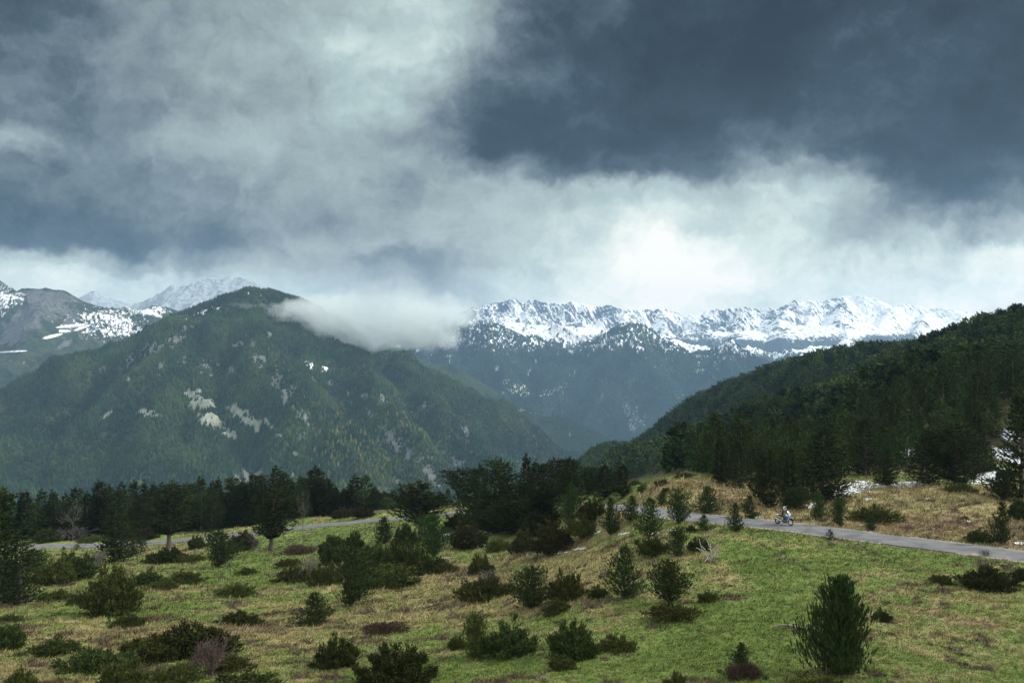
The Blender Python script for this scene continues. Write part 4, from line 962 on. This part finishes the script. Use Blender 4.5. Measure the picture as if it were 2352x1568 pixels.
# --- the forested hill on the right
frng = np.random.RandomState(17)
def jgrid(step, y0, y1, x0, x1):
    gx, gy = np.meshgrid(np.arange(x0, x1, step), np.arange(y0, y1, step)); gx = gx.ravel()+frng.rand(gx.size)*step*.95; gy = gy.ravel()+frng.rand(gy.size)*step*.95
    return gx, gy
fx, fy = jgrid(4.7, 118, 1420, -30, 900)
k = (fx/fy < .62) & (fx/fy > -.02); fx, fy = fx[k], fy[k]; fz = ground(fx, fy)
dxp, dyp = 1176+fx/fy*F, 784-fz/fy*F
lim = forest_line(dxp) + fbm(fx/9, fy/9, 2)*8
k = (dyp < lim) & ~((fy < 260) & (dxp < 1330)) & (frng.rand(len(fx)) < np.where(fy < 175, .62, .94)); fx, fy, fz, dxp, dyp = fx[k], fy[k], fz[k], dxp[k], dyp[k]
# keep clear of hand placed plants, the gap on the snow and the road
for (px, py, pr) in PLACED:
    if py > 110: 
        k = np.hypot(fx-px, fy-py) > max(1.5, pr*.75); fx, fy, fz, dxp, dyp = fx[k], fy[k], fz[k], dxp[k], dyp[k]
k = ~((np.abs(dxp-(2262+(1090-dyp)*.55)) < 26) & (fy < 235)) & (seg_dist(fx, fy, ROAD[::4])[0] > 6)
fx, fy, fz, dxp, dyp = fx[k], fy[k], fz[k], dxp[k], dyp[k]
o_ = np.argsort(fy); fx, fy, fz = fx[o_], fy[o_], fz[o_]; dxo = dxp[o_]
inview = (dxo < 2420)
near = np.where(inview)[0][:175]; rest = np.setdiff1d(np.arange(len(fx)), near)
for i in near:
    h = (6.2+4.4*frng.rand())*(.82 if fy[i] < 150 else 1)
    plant('forest', (fx[i], fy[i], fz[i]-.1), h*(.40+.16*frng.rand()), h, 'dark green pine within the dense forest on the right hand hill', 'pines in the forest on the right hill')

def template(n, L, W, nn, seed, prof):
    rng = np.random.RandomState(seed); t_ = .06+.92*rng.rand(n)**1.15; a_ = rng.rand(n)*6.283; r = .26*np.array([prof(q) for q in t_])*(.55+.5*rng.rand(n))
    p = np.column_stack([np.cos(a_)*r, np.sin(a_)*r, t_]); d = norm(np.column_stack([np.cos(a_), np.sin(a_), .55+.5*rng.rand(n)])+rng.randn(n, 3)*.2)
    return sprays(p, d, L, W, nn, rng, .55)
def scatter_mesh(x, y, z, h, wid, temps, rng, colf):
    Vs, Cs = [], []
    which = rng.randint(0, len(temps), len(x)); c0 = colf(x, y, rng)
    for q, T_ in enumerate(temps):
        i = np.where(which == q)[0]; a_ = rng.rand(len(i))*6.283; ca, sa = np.cos(a_), np.sin(a_)
        X = T_[None, :, 0]*ca[:, None]-T_[None, :, 1]*sa[:, None]; Y = T_[None, :, 0]*sa[:, None]+T_[None, :, 1]*ca[:, None]
        V_ = np.stack([X*wid[i][:, None]+x[i][:, None], Y*wid[i][:, None]+y[i][:, None], T_[None, :, 2]*h[i][:, None]+z[i][:, None]], -1); Vs.append(V_.reshape(-1, 3))
        nt = len(T_)//3; Cs.append((c0[i][:, None]*(.65+.7*rng.rand(len(i), nt, 1))).reshape(-1, 3))
    V_ = np.vstack(Vs); return V_, tri_faces(len(V_)//3), np.vstack(Cs)
def fcol_(x, y, rng):
    n = len(x); c = lerp(np.broadcast_to(np.array((.014, .028, .013)), (n, 3)), np.array((.072, .110, .034)), np.clip(.5+fbm(x/40, y/40, 3)+.35*rng.randn(n), 0, 1))
    return c*(.7+.6*rng.rand(n, 1))
profs = [cone_p(.75, .2), cone_p(.6, .25), mature_p]
TA = [template(110, .16, .045, 6, 200+i, profs[i % 3]) for i in range(5)]
TB = [template(34, .24, .10, 4, 220+i, profs[i % 3]) for i in range(5)]
rest_a = rest[fy[rest] < 480]; rest_b = rest[fy[rest] >= 480]
VV, FF, CC, off = [], [], [], 0
for ids, TT in ((rest_a, TA), (rest_b, TB)):
    h = 5.0+6.6*frng.rand(len(ids)); v_, f_, c_ = scatter_mesh(fx[ids], fy[ids], fz[ids]-.3, h, h*(.85+.5*frng.rand(len(ids))), TT, frng, fcol_); VV.append(v_); FF.append(f_+off); CC.append(c_); off += len(v_)
tag(obj('hill_forest', mesh_np('hill_forest', np.vstack(VV), np.vstack(FF), fm, fcol=np.vstack(CC))), 'dense dark pine forest climbing the hill on the right', 'forest', kind='stuff')
# valley side wood below the left road row
gx, gy = jgrid(5.0, 262, 420, -300, 20); k = (gx/gy > -.68) & (gx/gy < .02); gx, gy = gx[k], gy[k]; gz = ground(gx, gy); h = 6+4*frng.rand(len(gx))
v_, f_, c_ = scatter_mesh(gx, gy, gz-.3, h, h*(.9+.5*frng.rand(len(gx))), TA, frng, lambda x, y, r: fcol_(x, y, r)*.8)
tag(obj('valley_forest', mesh_np('valley_forest', v_, f_, fm, fcol=c_)), 'dark wood falling away into the valley beyond the left road', 'forest', kind='stuff')

# --- turf: tufts of green and straw coloured grass
grng = np.random.RandomState(23)
N = 230000
gy = 1/(1/46+(1/262-1/46)*grng.rand(N)**.82); gu = -.60+1.2*grng.rand(N); gx = gu*gy; gz = ground(gx, gy)
keep = np.ones(N, bool); nr = gy < 262; dR = np.full(N, 99.); dR[nr] = seg_dist(gx[nr], gy[nr], ROAD[::3])[0]
keep &= dR > RW+.12+.35*grng.rand(N)+1.6*(gy > 170)
dxp, dyp = 1176+gx/gy*F, 784-gz/gy*F; keep &= dyp > forest_line(dxp)-25
gx, gy, gz = gx[keep], gy[keep], gz[keep]; n = len(gx)
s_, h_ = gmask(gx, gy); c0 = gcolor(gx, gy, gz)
cl = sm(fbm(gx/.9+7, gy/.9, 2), -.25, .35)
ht = (.05+.13*grng.rand(n)**1.5*(.5+cl)+.09*sm(s_, .35, .8)*cl+.08*sm(h_+.08*sm(-gx/gy, -.1, .05), .26, .4))*1.35*np.clip(gy/75, .8, 1.7)
B = 4
an = grng.rand(n, B)*6.283; wdt = (.016+.016*grng.rand(n, B))*np.clip(gy/60, .9, 3)[:, None]
bx = gx[:, None]+grng.randn(n, B)*.07*np.clip(gy/60, 1, 2)[:, None]; by = gy[:, None]+grng.randn(n, B)*.07; bz = gz[:, None]-.015
lx = grng.randn(n, B)*.55+.25; ly = grng.randn(n, B)*.55; hh = ht[:, None]*(.6+.6*grng.rand(n, B))
p0 = np.stack([bx-np.cos(an)*wdt, by-np.sin(an)*wdt, bz+0*an], -1); p1 = np.stack([bx+np.cos(an)*wdt, by+np.sin(an)*wdt, bz+0*an], -1); p2 = np.stack([bx+lx*hh, by+ly*hh, bz+hh], -1)
V_ = np.stack([p0, p1, p2], 2).reshape(-1, 3)
c_ = np.repeat(c0[:, None]*(.45+1.1*grng.rand(n, 1, 1)), B, 1)*(.8+.4*grng.rand(n, B, 1)); pale = (grng.rand(n, B, 1) < .16); c_ = np.where(pale, c_*.4+np.array(C_STRAW)*.75, c_)
tm, t, b = material('grass_blades'); a = t.n('ShaderNodeAttribute', attribute_name='col'); t.l(a.outputs['Color'], b.inputs['Base Color']); b.inputs['Roughness'].default_value = .8; b.inputs['Specular IOR Level'].default_value = .1
tag(obj('grass', mesh_np('grass', V_, tri_faces(n*B), tm, fcol=c_.reshape(-1, 3))), 'short green and straw coloured mountain grass over the whole meadow', 'grass', kind='stuff')

# --- low heather cushions dotted through the turf
hr = np.random.RandomState(31); n = 9000; hy = 1/(1/48+(1/190-1/48)*hr.rand(n)); hx = (-.56+1.12*hr.rand(n))*hy; hz_ = ground(hx, hy); s2, h2 = gmask(hx, hy)
pk = (h2+.10*sm(-hx/hy, -.10, .05)+.12*hr.randn(n) > .30) & (s2 > .25) & (seg_dist(hx, hy, ROAD[::4])[0] > 4) & (784-hz_/hy*F > forest_line(1176+hx/hy*F)+6) & (hr.rand(n) < .36)
hx, hy, hz_ = hx[pk], hy[pk], hz_[pk]; Pk, Dk, Ck, Lk = [], [], [], []
for q in range(len(hx)):
    r_ = .18+.55*hr.rand()**2; m_ = int(26+70*r_); a_ = hr.rand(m_)*6.283; rr = r_*np.sqrt(hr.rand(m_))*(1+.35*np.sin(a_*2+q)); px_, py_ = hx[q]+np.cos(a_)*rr*1.5, hy[q]+np.sin(a_)*rr*.9
    Pk.append(np.stack([px_, py_, ground(px_, py_)+.02+.16*r_*(1-(rr/r_/1.4)**2)*hr.rand(m_)], 1)); Dk.append(norm(np.stack([np.cos(a_)*.5, np.sin(a_)*.5, np.full(m_, .8)], 1)+hr.randn(m_, 3)*.35)); Lk.append(.10+.10*hr.rand(m_))
    base = np.array([(.105, .070, .056), (.085, .066, .040), (.055, .060, .026)])[hr.choice(3, p=[.5, .3, .2])]; Ck.append(np.repeat(base[None]*(.6+.8*hr.rand()), m_, 0))
Pk, Dk, Ck, Lk = np.vstack(Pk), np.vstack(Dk), np.vstack(Ck), np.concatenate(Lk); T_ = sprays(Pk, Dk, Lk, .035, 5, hr, .6)
tag(obj('heather', mesh_np('heather', T_, tri_faces(len(T_)//3), tm, fcol=np.repeat(Ck, 5, 0)*(.6+.8*hr.rand(len(Ck)*5, 1)))), 'low brown heather cushions and dead tufts dotted through the meadow grass', 'heather', kind='stuff')

# --- old snow lying in patches
SN = [(1965, 1120, 78, 15, -10), (1915, 1140, 52, 7, -14), (1952, 1077, 24, 7, 0), (2085, 1112, 62, 7, -3), (2275, 1085, 48, 26, -42), (2262, 1108, 52, 14, -14), (2300, 1045, 20, 34, 15), (2092, 1040, 34, 8, 0), (2318, 1000, 20, 24, 0), (1866, 1160, 22, 5, -22), (2335, 1052, 20, 30, 0),
      (1655, 1109, 11, 3, -28), (1737, 1188, 9, 2.5, -10), (1785, 1171, 10, 2.2, 0), (1288, 1270, 30, 3.2, -7), (1330, 1261, 14, 3, -10), (1250, 1273, 12, 2, 0), (1032, 1226, 12, 7, -30), (1126, 1222, 16, 5, -5), (1100, 1254, 12, 3, -15), (1022, 1281, 16, 2.6, -4), (1430, 1226, 20, 3.5, -8), (1372, 1223, 11, 3, -20), (1505, 1225, 19, 3.4, -5), (1542, 1219, 12, 4, 0),
      (2052, 1191, 13, 3, -20), (2225, 1197, 3, 2.5, 0), (2342, 1168, 12, 9, 0), (2345, 1248, 13, 4, 0), (1995, 1146, 14, 3, 0)]
SV, SF, so = [], [], 0
for (cx, cy, rx, ry, an_) in SN:
    h0 = hit(cx, cy); Y = h0[1]; st = .11 if rx < 40 else .17; wx = rx*1.3*Y/F; ex = (ry+abs(math.sin(R(an_)))*rx)*1.4
    ya = hit(cx, cy+ex)[1]; yb = min(hit(cx, cy-ex)[1], Y*1.7); xs = np.arange(h0[0]-wx, h0[0]+wx, st); ys = np.arange(ya, yb, st)
    if len(xs) < 2 or len(ys) < 2: continue
    X, Yg = np.meshgrid(xs, ys); Xc, Yc = X[:-1, :-1]+st/2, Yg[:-1, :-1]+st/2; Zc = ground(Xc, Yc); dx_, dy_ = disp(Xc, Yc, Zc)
    mk = patches(dx_, dy_, [(cx, cy, rx, ry*(.65 if ry < 5 else 1), an_)], fbm(Xc/1.7, Yc/2.6, 4, .65)*1.05+fbm(Xc/.45, Yc/.6, 2)*.8+.0)
    if not (mk > .18).any(): continue
    Zv = ground(X, Yg)+.05+.05*fbm(X/.5, Yg/.5, 2); i, j = np.where(mk > .18); nc = X.shape[1]; base = i*nc+j
    SV.append(np.stack([X, Yg, Zv], -1).reshape(-1, 3)); SF.append(np.stack([base, base+1, base+nc+1, base+nc], 1)+so); so += X.size
sv, sf = np.vstack(SV), np.vstack(SF); us_, inv = np.unique(sf, return_inverse=True)
tag(obj('snow', mesh_np('snow', sv[us_], inv.reshape(sf.shape), simple('old_snow', (.80, .84, .88), .6, var=.06), smooth=True)), 'thin old snow lying in patches under the pines and bushes', 'snow', kind='stuff')

# --- fallen log, stones
def tubes_obj(name, tl, mat, parent=None, sides=8):
    V_, F_ = join([tube(p_, r_, sides) for p_, r_ in tl]); return obj(name, mesh_np(name, V_, F_, mat, smooth=True), parent)
lg = [hit(1779+q*67/6, 1437+[6, -1, -3, -2, 2, 6, 11][q]) for q in range(7)]
h0 = hit(1812, 1446); lg = [(h0[0]+(i_-3)*.335, h0[1]+[.15, .05, 0, -.05, -.1, -.2, -.3][i_], h0[2]+[.10, .26, .30, .28, .22, .16, .10][i_]) for i_ in range(7)]
logm = simple('weathered_log', (.22, .19, .17), .9, var=.5)
lo = tubes_obj('fallen_log', [(lg, [.035, .06, .08, .09, .10, .11, .12]), ([lg[1], (lg[1][0]-.25, lg[1][1]-.1, lg[1][2]-.16)], [.04, .02]), ([lg[4], (lg[4][0]+.1, lg[4][1]-.35, lg[4][2]-.15)], [.045, .02])], logm)
tag(lo, 'grey weathered fallen log beside the largest young pine', 'log')
def stone(dx_, dy_, wpx, hpx, col, label, seed):
    x, y, z = hit(dx_, dy_); w_, h_ = wpx*y/F/2, hpx*y/F; rng = np.random.RandomState(seed)
    th = np.linspace(0, np.pi, 9); ph = np.arange(12)/12*2*np.pi; T_, P_ = np.meshgrid(th, ph, indexing='ij')
    X = np.sin(T_)*np.cos(P_); Y_ = np.sin(T_)*np.sin(P_); Z_ = np.cos(T_); q = 1+.35*fbm(X*1.3+seed, Y_*1.3+Z_*2, 3); V_ = np.stack([X*w_*q, Y_*w_*.8*q, Z_*h_*.75*q+h_*.3], -1).reshape(-1, 3)
    i = np.arange(8*12); r = i//12; c = i % 12; c2 = (c+1) % 12; Fc = np.stack([r*12+c, (r+1)*12+c, (r+1)*12+c2, r*12+c2], 1)
    o = obj('stone', mesh_np('stone', V_, Fc, simple('rock_%d' % seed, col, .9, var=.4)), loc=(x, y, z)); return tag(o, label, 'stone', 'stones by the road')
stone(1911, 1253, 19, 9, (.115, .075, .055), 'reddish brown stone in the grass below the tiny roadside spruce', 1)
stone(2238, 1277, 26, 6, (.30, .26, .22), 'pale flat stone at the near road edge towards the right, longest of them', 2)
stone(2312, 1287, 18, 6, (.28, .22, .20), 'pinkish stone at the near road edge by the right end', 3)
stone(2300, 1291, 12, 4, (.2, .17, .15), 'small dark stone just left of the pinkish one by the road', 4)
stone(2288, 1280, 8, 3, (.34, .30, .25), 'smallest pale stone at the near road edge', 5)
put('bareshrub', 2265, 1279, 26, 20, 'wispy leafless twigs at the near road edge by the stones')

# --- motorcycle
def bx_(cx, cy, cz, sx, sy, sz, taper=1.0, shear=0.0, rot=0.0):
    v = []
    for a_ in (-1, 1):
        for b_ in (-1, 1):
            for c_ in (-1, 1):
                k_ = taper if a_ > 0 else 1; x, z = a_*sx/2, c_*sz/2*k_+shear*(a_ > 0); x, z = x*math.cos(rot)-z*math.sin(rot), x*math.sin(rot)+z*math.cos(rot)
                v.append((cx+x, cy+b_*sy/2*k_, cz+z))
    return np.array(v), np.array([(0, 1, 3, 2), (4, 6, 7, 5), (0, 4, 5, 1), (2, 3, 7, 6), (0, 2, 6, 4), (1, 5, 7, 3)])
def part(name, shapes, mat, parent, bevel=0.0, sub=0):
    V_, F_ = join(shapes); o = obj(name, mesh_np(name, V_, F_, mat, smooth=sub > 0), parent)
    if bevel: m_ = o.modifiers.new('bevel', 'BEVEL'); m_.width = bevel; m_.segments = 2
    if sub: m_ = o.modifiers.new('sub', 'SUBSURF'); m_.levels = m_.render_levels = sub
    return o
def ring(cx, cz, Rr, r, y=0, n=28, sides=8):
    a_ = np.linspace(0, 2*np.pi, n+1); return tube(np.column_stack([cx+Rr*np.cos(a_), a_*0+y, cz+Rr*np.sin(a_)]), r, sides)
K_BLACK = simple('black_plastic', (.018, .018, .02), .45); K_TYRE = simple('tyre_rubber', (.015, .015, .016), .8); K_BLUE = simple('blue_paint', (.03, .30, .80), .28, spec=.5); K_WHITE = simple('white_paint', (.74, .77, .78), .35, spec=.5)
K_MET = simple('bare_metal', (.62, .60, .55), .35, .8); K_GREY = simple('engine_grey', (.16, .16, .17), .45, .5); K_GOLD = simple('fork_metal', (.66, .60, .44), .35, .6); K_SEAT = simple('seat_vinyl', (.02, .02, .022), .7)
K_GLASS, t, b = material('windscreen_plastic'); b.inputs['Base Color'].default_value = (.62, .68, .70, 1); b.inputs['Roughness'].default_value = .15; b.inputs['Alpha'].default_value = .6
K_LAMP = simple('lamp_lens', (.75, .78, .8), .12, spec=.8)
bike = bpy.data.objects.new('motorcycle', None); COL.objects.link(bike)
tag(bike, 'blue and white touring motorcycle ridden along the narrow asphalt road', 'motorcycle')
WB = .76
for cx, rr, wd in ((WB, .335, .055), (-WB, .325, .075)):
    wh = obj('wheel', None, bike); V_, F_ = ring(cx, rr, rr-wd, wd*.98); obj('tyre', mesh_np('tyre', V_, F_, K_TYRE, smooth=True), wh)
    rim_ = [ring(cx, rr, rr-wd*2.1, .018)]+[tube([(cx+.05*math.cos(q), s_*.03, rr+.05*math.sin(q)), (cx+(rr-wd*2.1)*math.cos(q), 0, rr+(rr-wd*2.1)*math.sin(q))], .009, 4) for q in np.arange(10)/10*6.283 for s_ in (-1, 1)]+[tube([(cx, -.07, rr), (cx, .07, rr)], .05, 8)]
    V_, F_ = join(rim_); obj('rim', mesh_np('rim', V_, F_, K_MET, smooth=True), wh)
for s_ in (-1, 1): part('fork', [tube([(WB, s_*.10, .335), (WB-.30, s_*.10, .98)], [.032, .024], 8)], K_GOLD, bike)
part('frame', [tube([(-.10, s_*.12, .82), (.35, s_*.12, .86), (.46, 0, .95)], .022, 6) for s_ in (-1, 1)]+[tube([(-.10, s_*.12, .82), (-.62, s_*.12, .90)], .018, 6) for s_ in (-1, 1)]+[tube([(-.1, 0, .8), (-.05, 0, .35)], .04, 6), bx_(.08, 0, .24, .55, .26, .05)], K_BLACK, bike)
part('swingarm', [tube([(-.05, -.10, .40), (-WB, -.12, .325)], [.055, .045], 8)], K_GREY, bike)
part('engine', [bx_(.12, 0, .44, .44, .30, .34, .85), tube([(.20, -.36, .44), (.20, .36, .44)], [.12, .12], 10), bx_(.20, .33, .44, .20, .10, .18), bx_(.20, -.33, .44, .20, .10, .18), bx_(.34, 0, .70, .16, .40, .28, .8)], K_GREY, bike, .02)
part('exhaust', [tube([(.25, -.22, .36), (.10, -.20, .26), (-.15, -.20, .30), (-.35, -.20, .42)], .025, 8), tube([(-.32, -.21, .40), (-.88, -.24, .66)], [.065, .075], 10)], K_MET, bike)
part('fuel_tank', [bx_(.16, 0, .98, .56, .36, .30, .75, -.02)], K_WHITE, bike, sub=2)
part('side_panel', [bx_(.36, s_*.19, .93, .46, .05, .20, .7, -.04, -.12) for s_ in (-1, 1)], K_BLUE, bike, .02)
part('beak', [bx_(.70, 0, .88, .56, .26, .13, .35, -.05, -.14)], K_BLUE, bike, .02)
part('front_mudguard', [tube(np.column_stack([WB+.36*np.cos(np.linspace(.5, 2.2, 8)), np.zeros(8), .335+.36*np.sin(np.linspace(.5, 2.2, 8))]), .055, 6)], K_BLACK, bike)
part('headlight', [bx_(.60, 0, 1.02, .12, .26, .14, .8)], K_LAMP, bike, .02)
part('windscreen', [bx_(.56, 0, 1.26, .02, .34, .42, 1, 0, .48)], K_GLASS, bike, .006)
part('seat', [bx_(-.22, 0, .88, .52, .28, .11, .9), bx_(-.58, 0, .94, .34, .24, .10, 1)], K_SEAT, bike, .03)
part('luggage_rack', [bx_(-.80, 0, .99, .26, .26, .05), tube([(-.70, .12, .96), (-.92, .10, .90), (-.92, -.10, .90), (-.70, -.12, .96)], .018, 6)], K_WHITE, bike, .01)
part('handlebar', [tube([(.30, -.44, 1.12), (.38, -.22, 1.14), (.40, 0, 1.06), (.38, .22, 1.14), (.30, .44, 1.12)], .016, 6), tube([(.28, -.44, 1.12), (.32, -.32, 1.13)], .024, 6), tube([(.28, .44, 1.12), (.32, .32, 1.13)], .024, 6), bx_(.38, .44, 1.12, .04, .14, .12), bx_(.38, -.44, 1.12, .04, .14, .12)], K_BLACK, bike)
for s_ in (-1, 1): mr = part('mirror', [tube([(.36, s_*.30, 1.14), (.42, s_*.42, 1.30)], .008, 4), bx_(.42, s_*.45, 1.33, .03, .13, .08)], K_BLACK, bike, .008)
part('rear_mudguard', [bx_(-.90, 0, .72, .26, .15, .03, 1, 0, -.7), bx_(-1.0, 0, .60, .02, .14, .12)], K_BLACK, bike)
part('tail_light', [bx_(-.93, 0, .92, .04, .12, .05)], simple('red_lens', (.5, .02, .02), .25), bike)

# --- rider: one skinned body, jacket and trousers dark, white helmet
def skinned(name, verts, edges, radii, mat, parent=None, root=0, sub=2):
    me = bpy.data.meshes.new(name); me.from_pydata(verts, edges, []); me.materials.append(mat); o = obj(name, me, parent)
    m_ = o.modifiers.new('skin', 'SKIN'); m_.use_smooth_shade = True
    for i_, r_ in enumerate(radii):
        sv_ = me.skin_vertices[0].data[i_]; sv_.radius = (r_, r_) if not isinstance(r_, tuple) else r_; sv_.use_root = (i_ == root)
    s_ = o.modifiers.new('sub', 'SUBSURF'); s_.levels = s_.render_levels = sub
    return o
suit = simple('dark_riding_suit', (.018, .022, .028), .7, var=.3); gl_ = simple('glove_leather', (.02, .02, .02), .6)
vs = [(-.16, 0, .98), (-.14, 0, 1.12), (-.10, 0, 1.30), (-.05, 0, 1.46), (-.02, 0, 1.54), (.02, 0, 1.62)]; rr_ = [(.17, .15), (.155, .135), (.18, .14), (.17, .12), .075, .07]
es = [(i_, i_+1) for i_ in range(5)]
for s_ in (-1, 1):
    i0 = len(vs); vs += [(-.04, s_*.19, 1.45), (.08, s_*.31, 1.24), (.26, s_*.37, 1.14), (.305, s_*.38, 1.125)]; rr_ += [.075, .055, .042, .036]; es += [(3, i0), (i0, i0+1), (i0+1, i0+2), (i0+2, i0+3)]
    j0 = len(vs); vs += [(-.12, s_*.11, .95), (.10, s_*.21, .90), (.24, s_*.24, .80), (.12, s_*.24, .50), (.03, s_*.24, .34), (.13, s_*.25, .30), (.20, s_*.25, .295)]; rr_ += [.10, .085, .07, .058, .05, .05, .042]; es += [(0, j0)]+[(j0+q, j0+q+1) for q in range(6)]
rider = skinned('person', vs, es, rr_, suit)
tag(rider, 'motorcycle rider in dark suit and white helmet sitting upright with both hands on the handlebar', 'person')
for s_ in (-1, 1):
    hd = [(.30, s_*.38, 1.125), (.335, s_*.385, 1.14)]; he = [(0, 1)]; hr = [.034, .034]
    for q in range(4):
        yy = s_*(.355+.018*q); i0 = len(hd); hd += [(.352, yy, 1.152), (.362, yy, 1.122), (.338, yy, 1.102)]; hr += [.0095, .009, .008]; he += [(1, i0), (i0, i0+1), (i0+1, i0+2)]
    i0 = len(hd); hd += [(.315, s_*.345, 1.12), (.335, s_*.335, 1.105)]; hr += [.011, .009]; he += [(0, i0), (i0, i0+1)]
    skinned('glove', hd, he, hr, gl_, rider, 0, 1)
def ell(cx, cy, cz, rx, ry, rz_, n=14, keepf=None):
    th = np.linspace(0, np.pi, n); ph = np.arange(n*2)/(n*2)*2*np.pi; T_, P_ = np.meshgrid(th, ph, indexing='ij'); V_ = np.stack([cx+rx*np.sin(T_)*np.cos(P_), cy+ry*np.sin(T_)*np.sin(P_), cz+rz_*np.cos(T_)], -1).reshape(-1, 3)
    i = np.arange((n-1)*n*2); r = i//(n*2); c = i % (n*2); c2 = (c+1) % (n*2); F_ = np.stack([r*n*2+c, (r+1)*n*2+c, (r+1)*n*2+c2, r*n*2+c2], 1)
    if keepf is not None: ce = V_[F_].mean(1); F_ = F_[keepf(ce)]
    return V_, F_
hz = 1.735
hel = part('helmet', [ell(.03, 0, hz, .155, .13, .155, 14, lambda c: ~((c[:, 0] > .10) & (c[:, 2] < hz+.055) & (c[:, 2] > hz-.065))), bx_(.15, 0, hz-.095, .12, .16, .075, .7), bx_(.17, 0, hz+.125, .20, .19, .025, .8, .02, .12)], K_WHITE, rider)
part('visor', [ell(.03, 0, hz-.005, .148, .124, .14, 12, lambda c: c[:, 0] > .02)], simple('dark_visor', (.01, .012, .015), .12, spec=.7), hel)
part('collar', [tube([(-.03, 0, 1.50), (.0, 0, 1.585)], [.10, .085], 10)], K_WHITE, rider)
part('jacket_stripe', [tube([(.03, s_*.12, 1.44), (.07, s_*.10, 1.30)], .012, 5) for s_ in (-1, 1)], simple('grey_stripe', (.4, .42, .43), .5), rider)
bp_ = hit(1801, 1209.6); yaw = R(-47)
dR_, zR_ = seg_dist(np.array([bp_[0]]), np.array([bp_[1]]), ROAD); zb = float(zR_[0])+.055
for o in (bike, rider): o.location = (bp_[0], bp_[1], zb); o.rotation_euler = (0, 0, yaw)

# --- bank of cloud resting against the big mountain
CY = 3150.0
cm = bpy.data.materials.new('cloud_vapour'); cm.use_nodes = True; cm.node_tree.nodes.clear(); t = NT(cm.node_tree)
pos = t.n('ShaderNodeNewGeometry').outputs['Position']
wpn = t.v('ADD', pos, t.scale(t.v('SUBTRACT', t.noise(pos, .009, 6, .65, out='Color'), (.5, .5, .5)), 150.0))
CB = [(830, 752, 150, 64), (760, 715, 110, 58), (930, 745, 120, 62), (985, 735, 100, 70), (690, 722, 80, 34), (640, 716, 60, 22), (590, 700, 46, 14), (900, 680, 170, 60), (1060, 722, 80, 42), (720, 745, 60, 26), (990, 780, 90, 30), (870, 785, 110, 26), (740, 700, 90, 30), (560, 692, 44, 11), (640, 735, 70, 12)]
S_ = None
for (cx, cy, rx, ry) in CB:
    p_ = P(cx, cy, CY); g_ = t.rng(t.v('LENGTH', t.v('MULTIPLY', t.v('SUBTRACT', wpn, p_), (F/CY/rx, 1/150.0, F/CY/ry))), .25, 1.15, 1, 0)
    S_ = g_ if S_ is None else t.m('ADD', S_, g_)
nz = t.noise(pos, .015, 8, .68)
den = t.m('MULTIPLY', t.m('SUBTRACT', t.m('ADD', t.m('MULTIPLY', t.m('MINIMUM', S_, 1.3), .85), t.m('MULTIPLY', nz, 2.5)), 1.66), .020)
sz = t.n('ShaderNodeSeparateXYZ'); t.l(wpn, sz.inputs[0])
den = t.m('MULTIPLY', t.m('MAXIMUM', den, 0.0), t.rng(sz.outputs[2], (784-770)/F*CY, (784-640)/F*CY, 1.0, .22))
pv = t.n('ShaderNodeVolumePrincipled'); pv.inputs['Color'].default_value = (.95, 1.0, .995, 1); pv.inputs['Anisotropy'].default_value = 0; t.l(den, pv.inputs['Density'])
out = t.n('ShaderNodeOutputMaterial'); t.l(pv.outputs[0], out.inputs['Volume'])
p0, p1 = P(500, 840, CY), P(1180, 575, CY)
me = box('cloud', p0[0], p1[0], CY-190, CY+190, p0[2], p1[2]); me.materials.append(cm)
tag(obj('cloud', me), 'low grey white cloud drifting against the summit of the big mountain', 'cloud', kind='stuff')
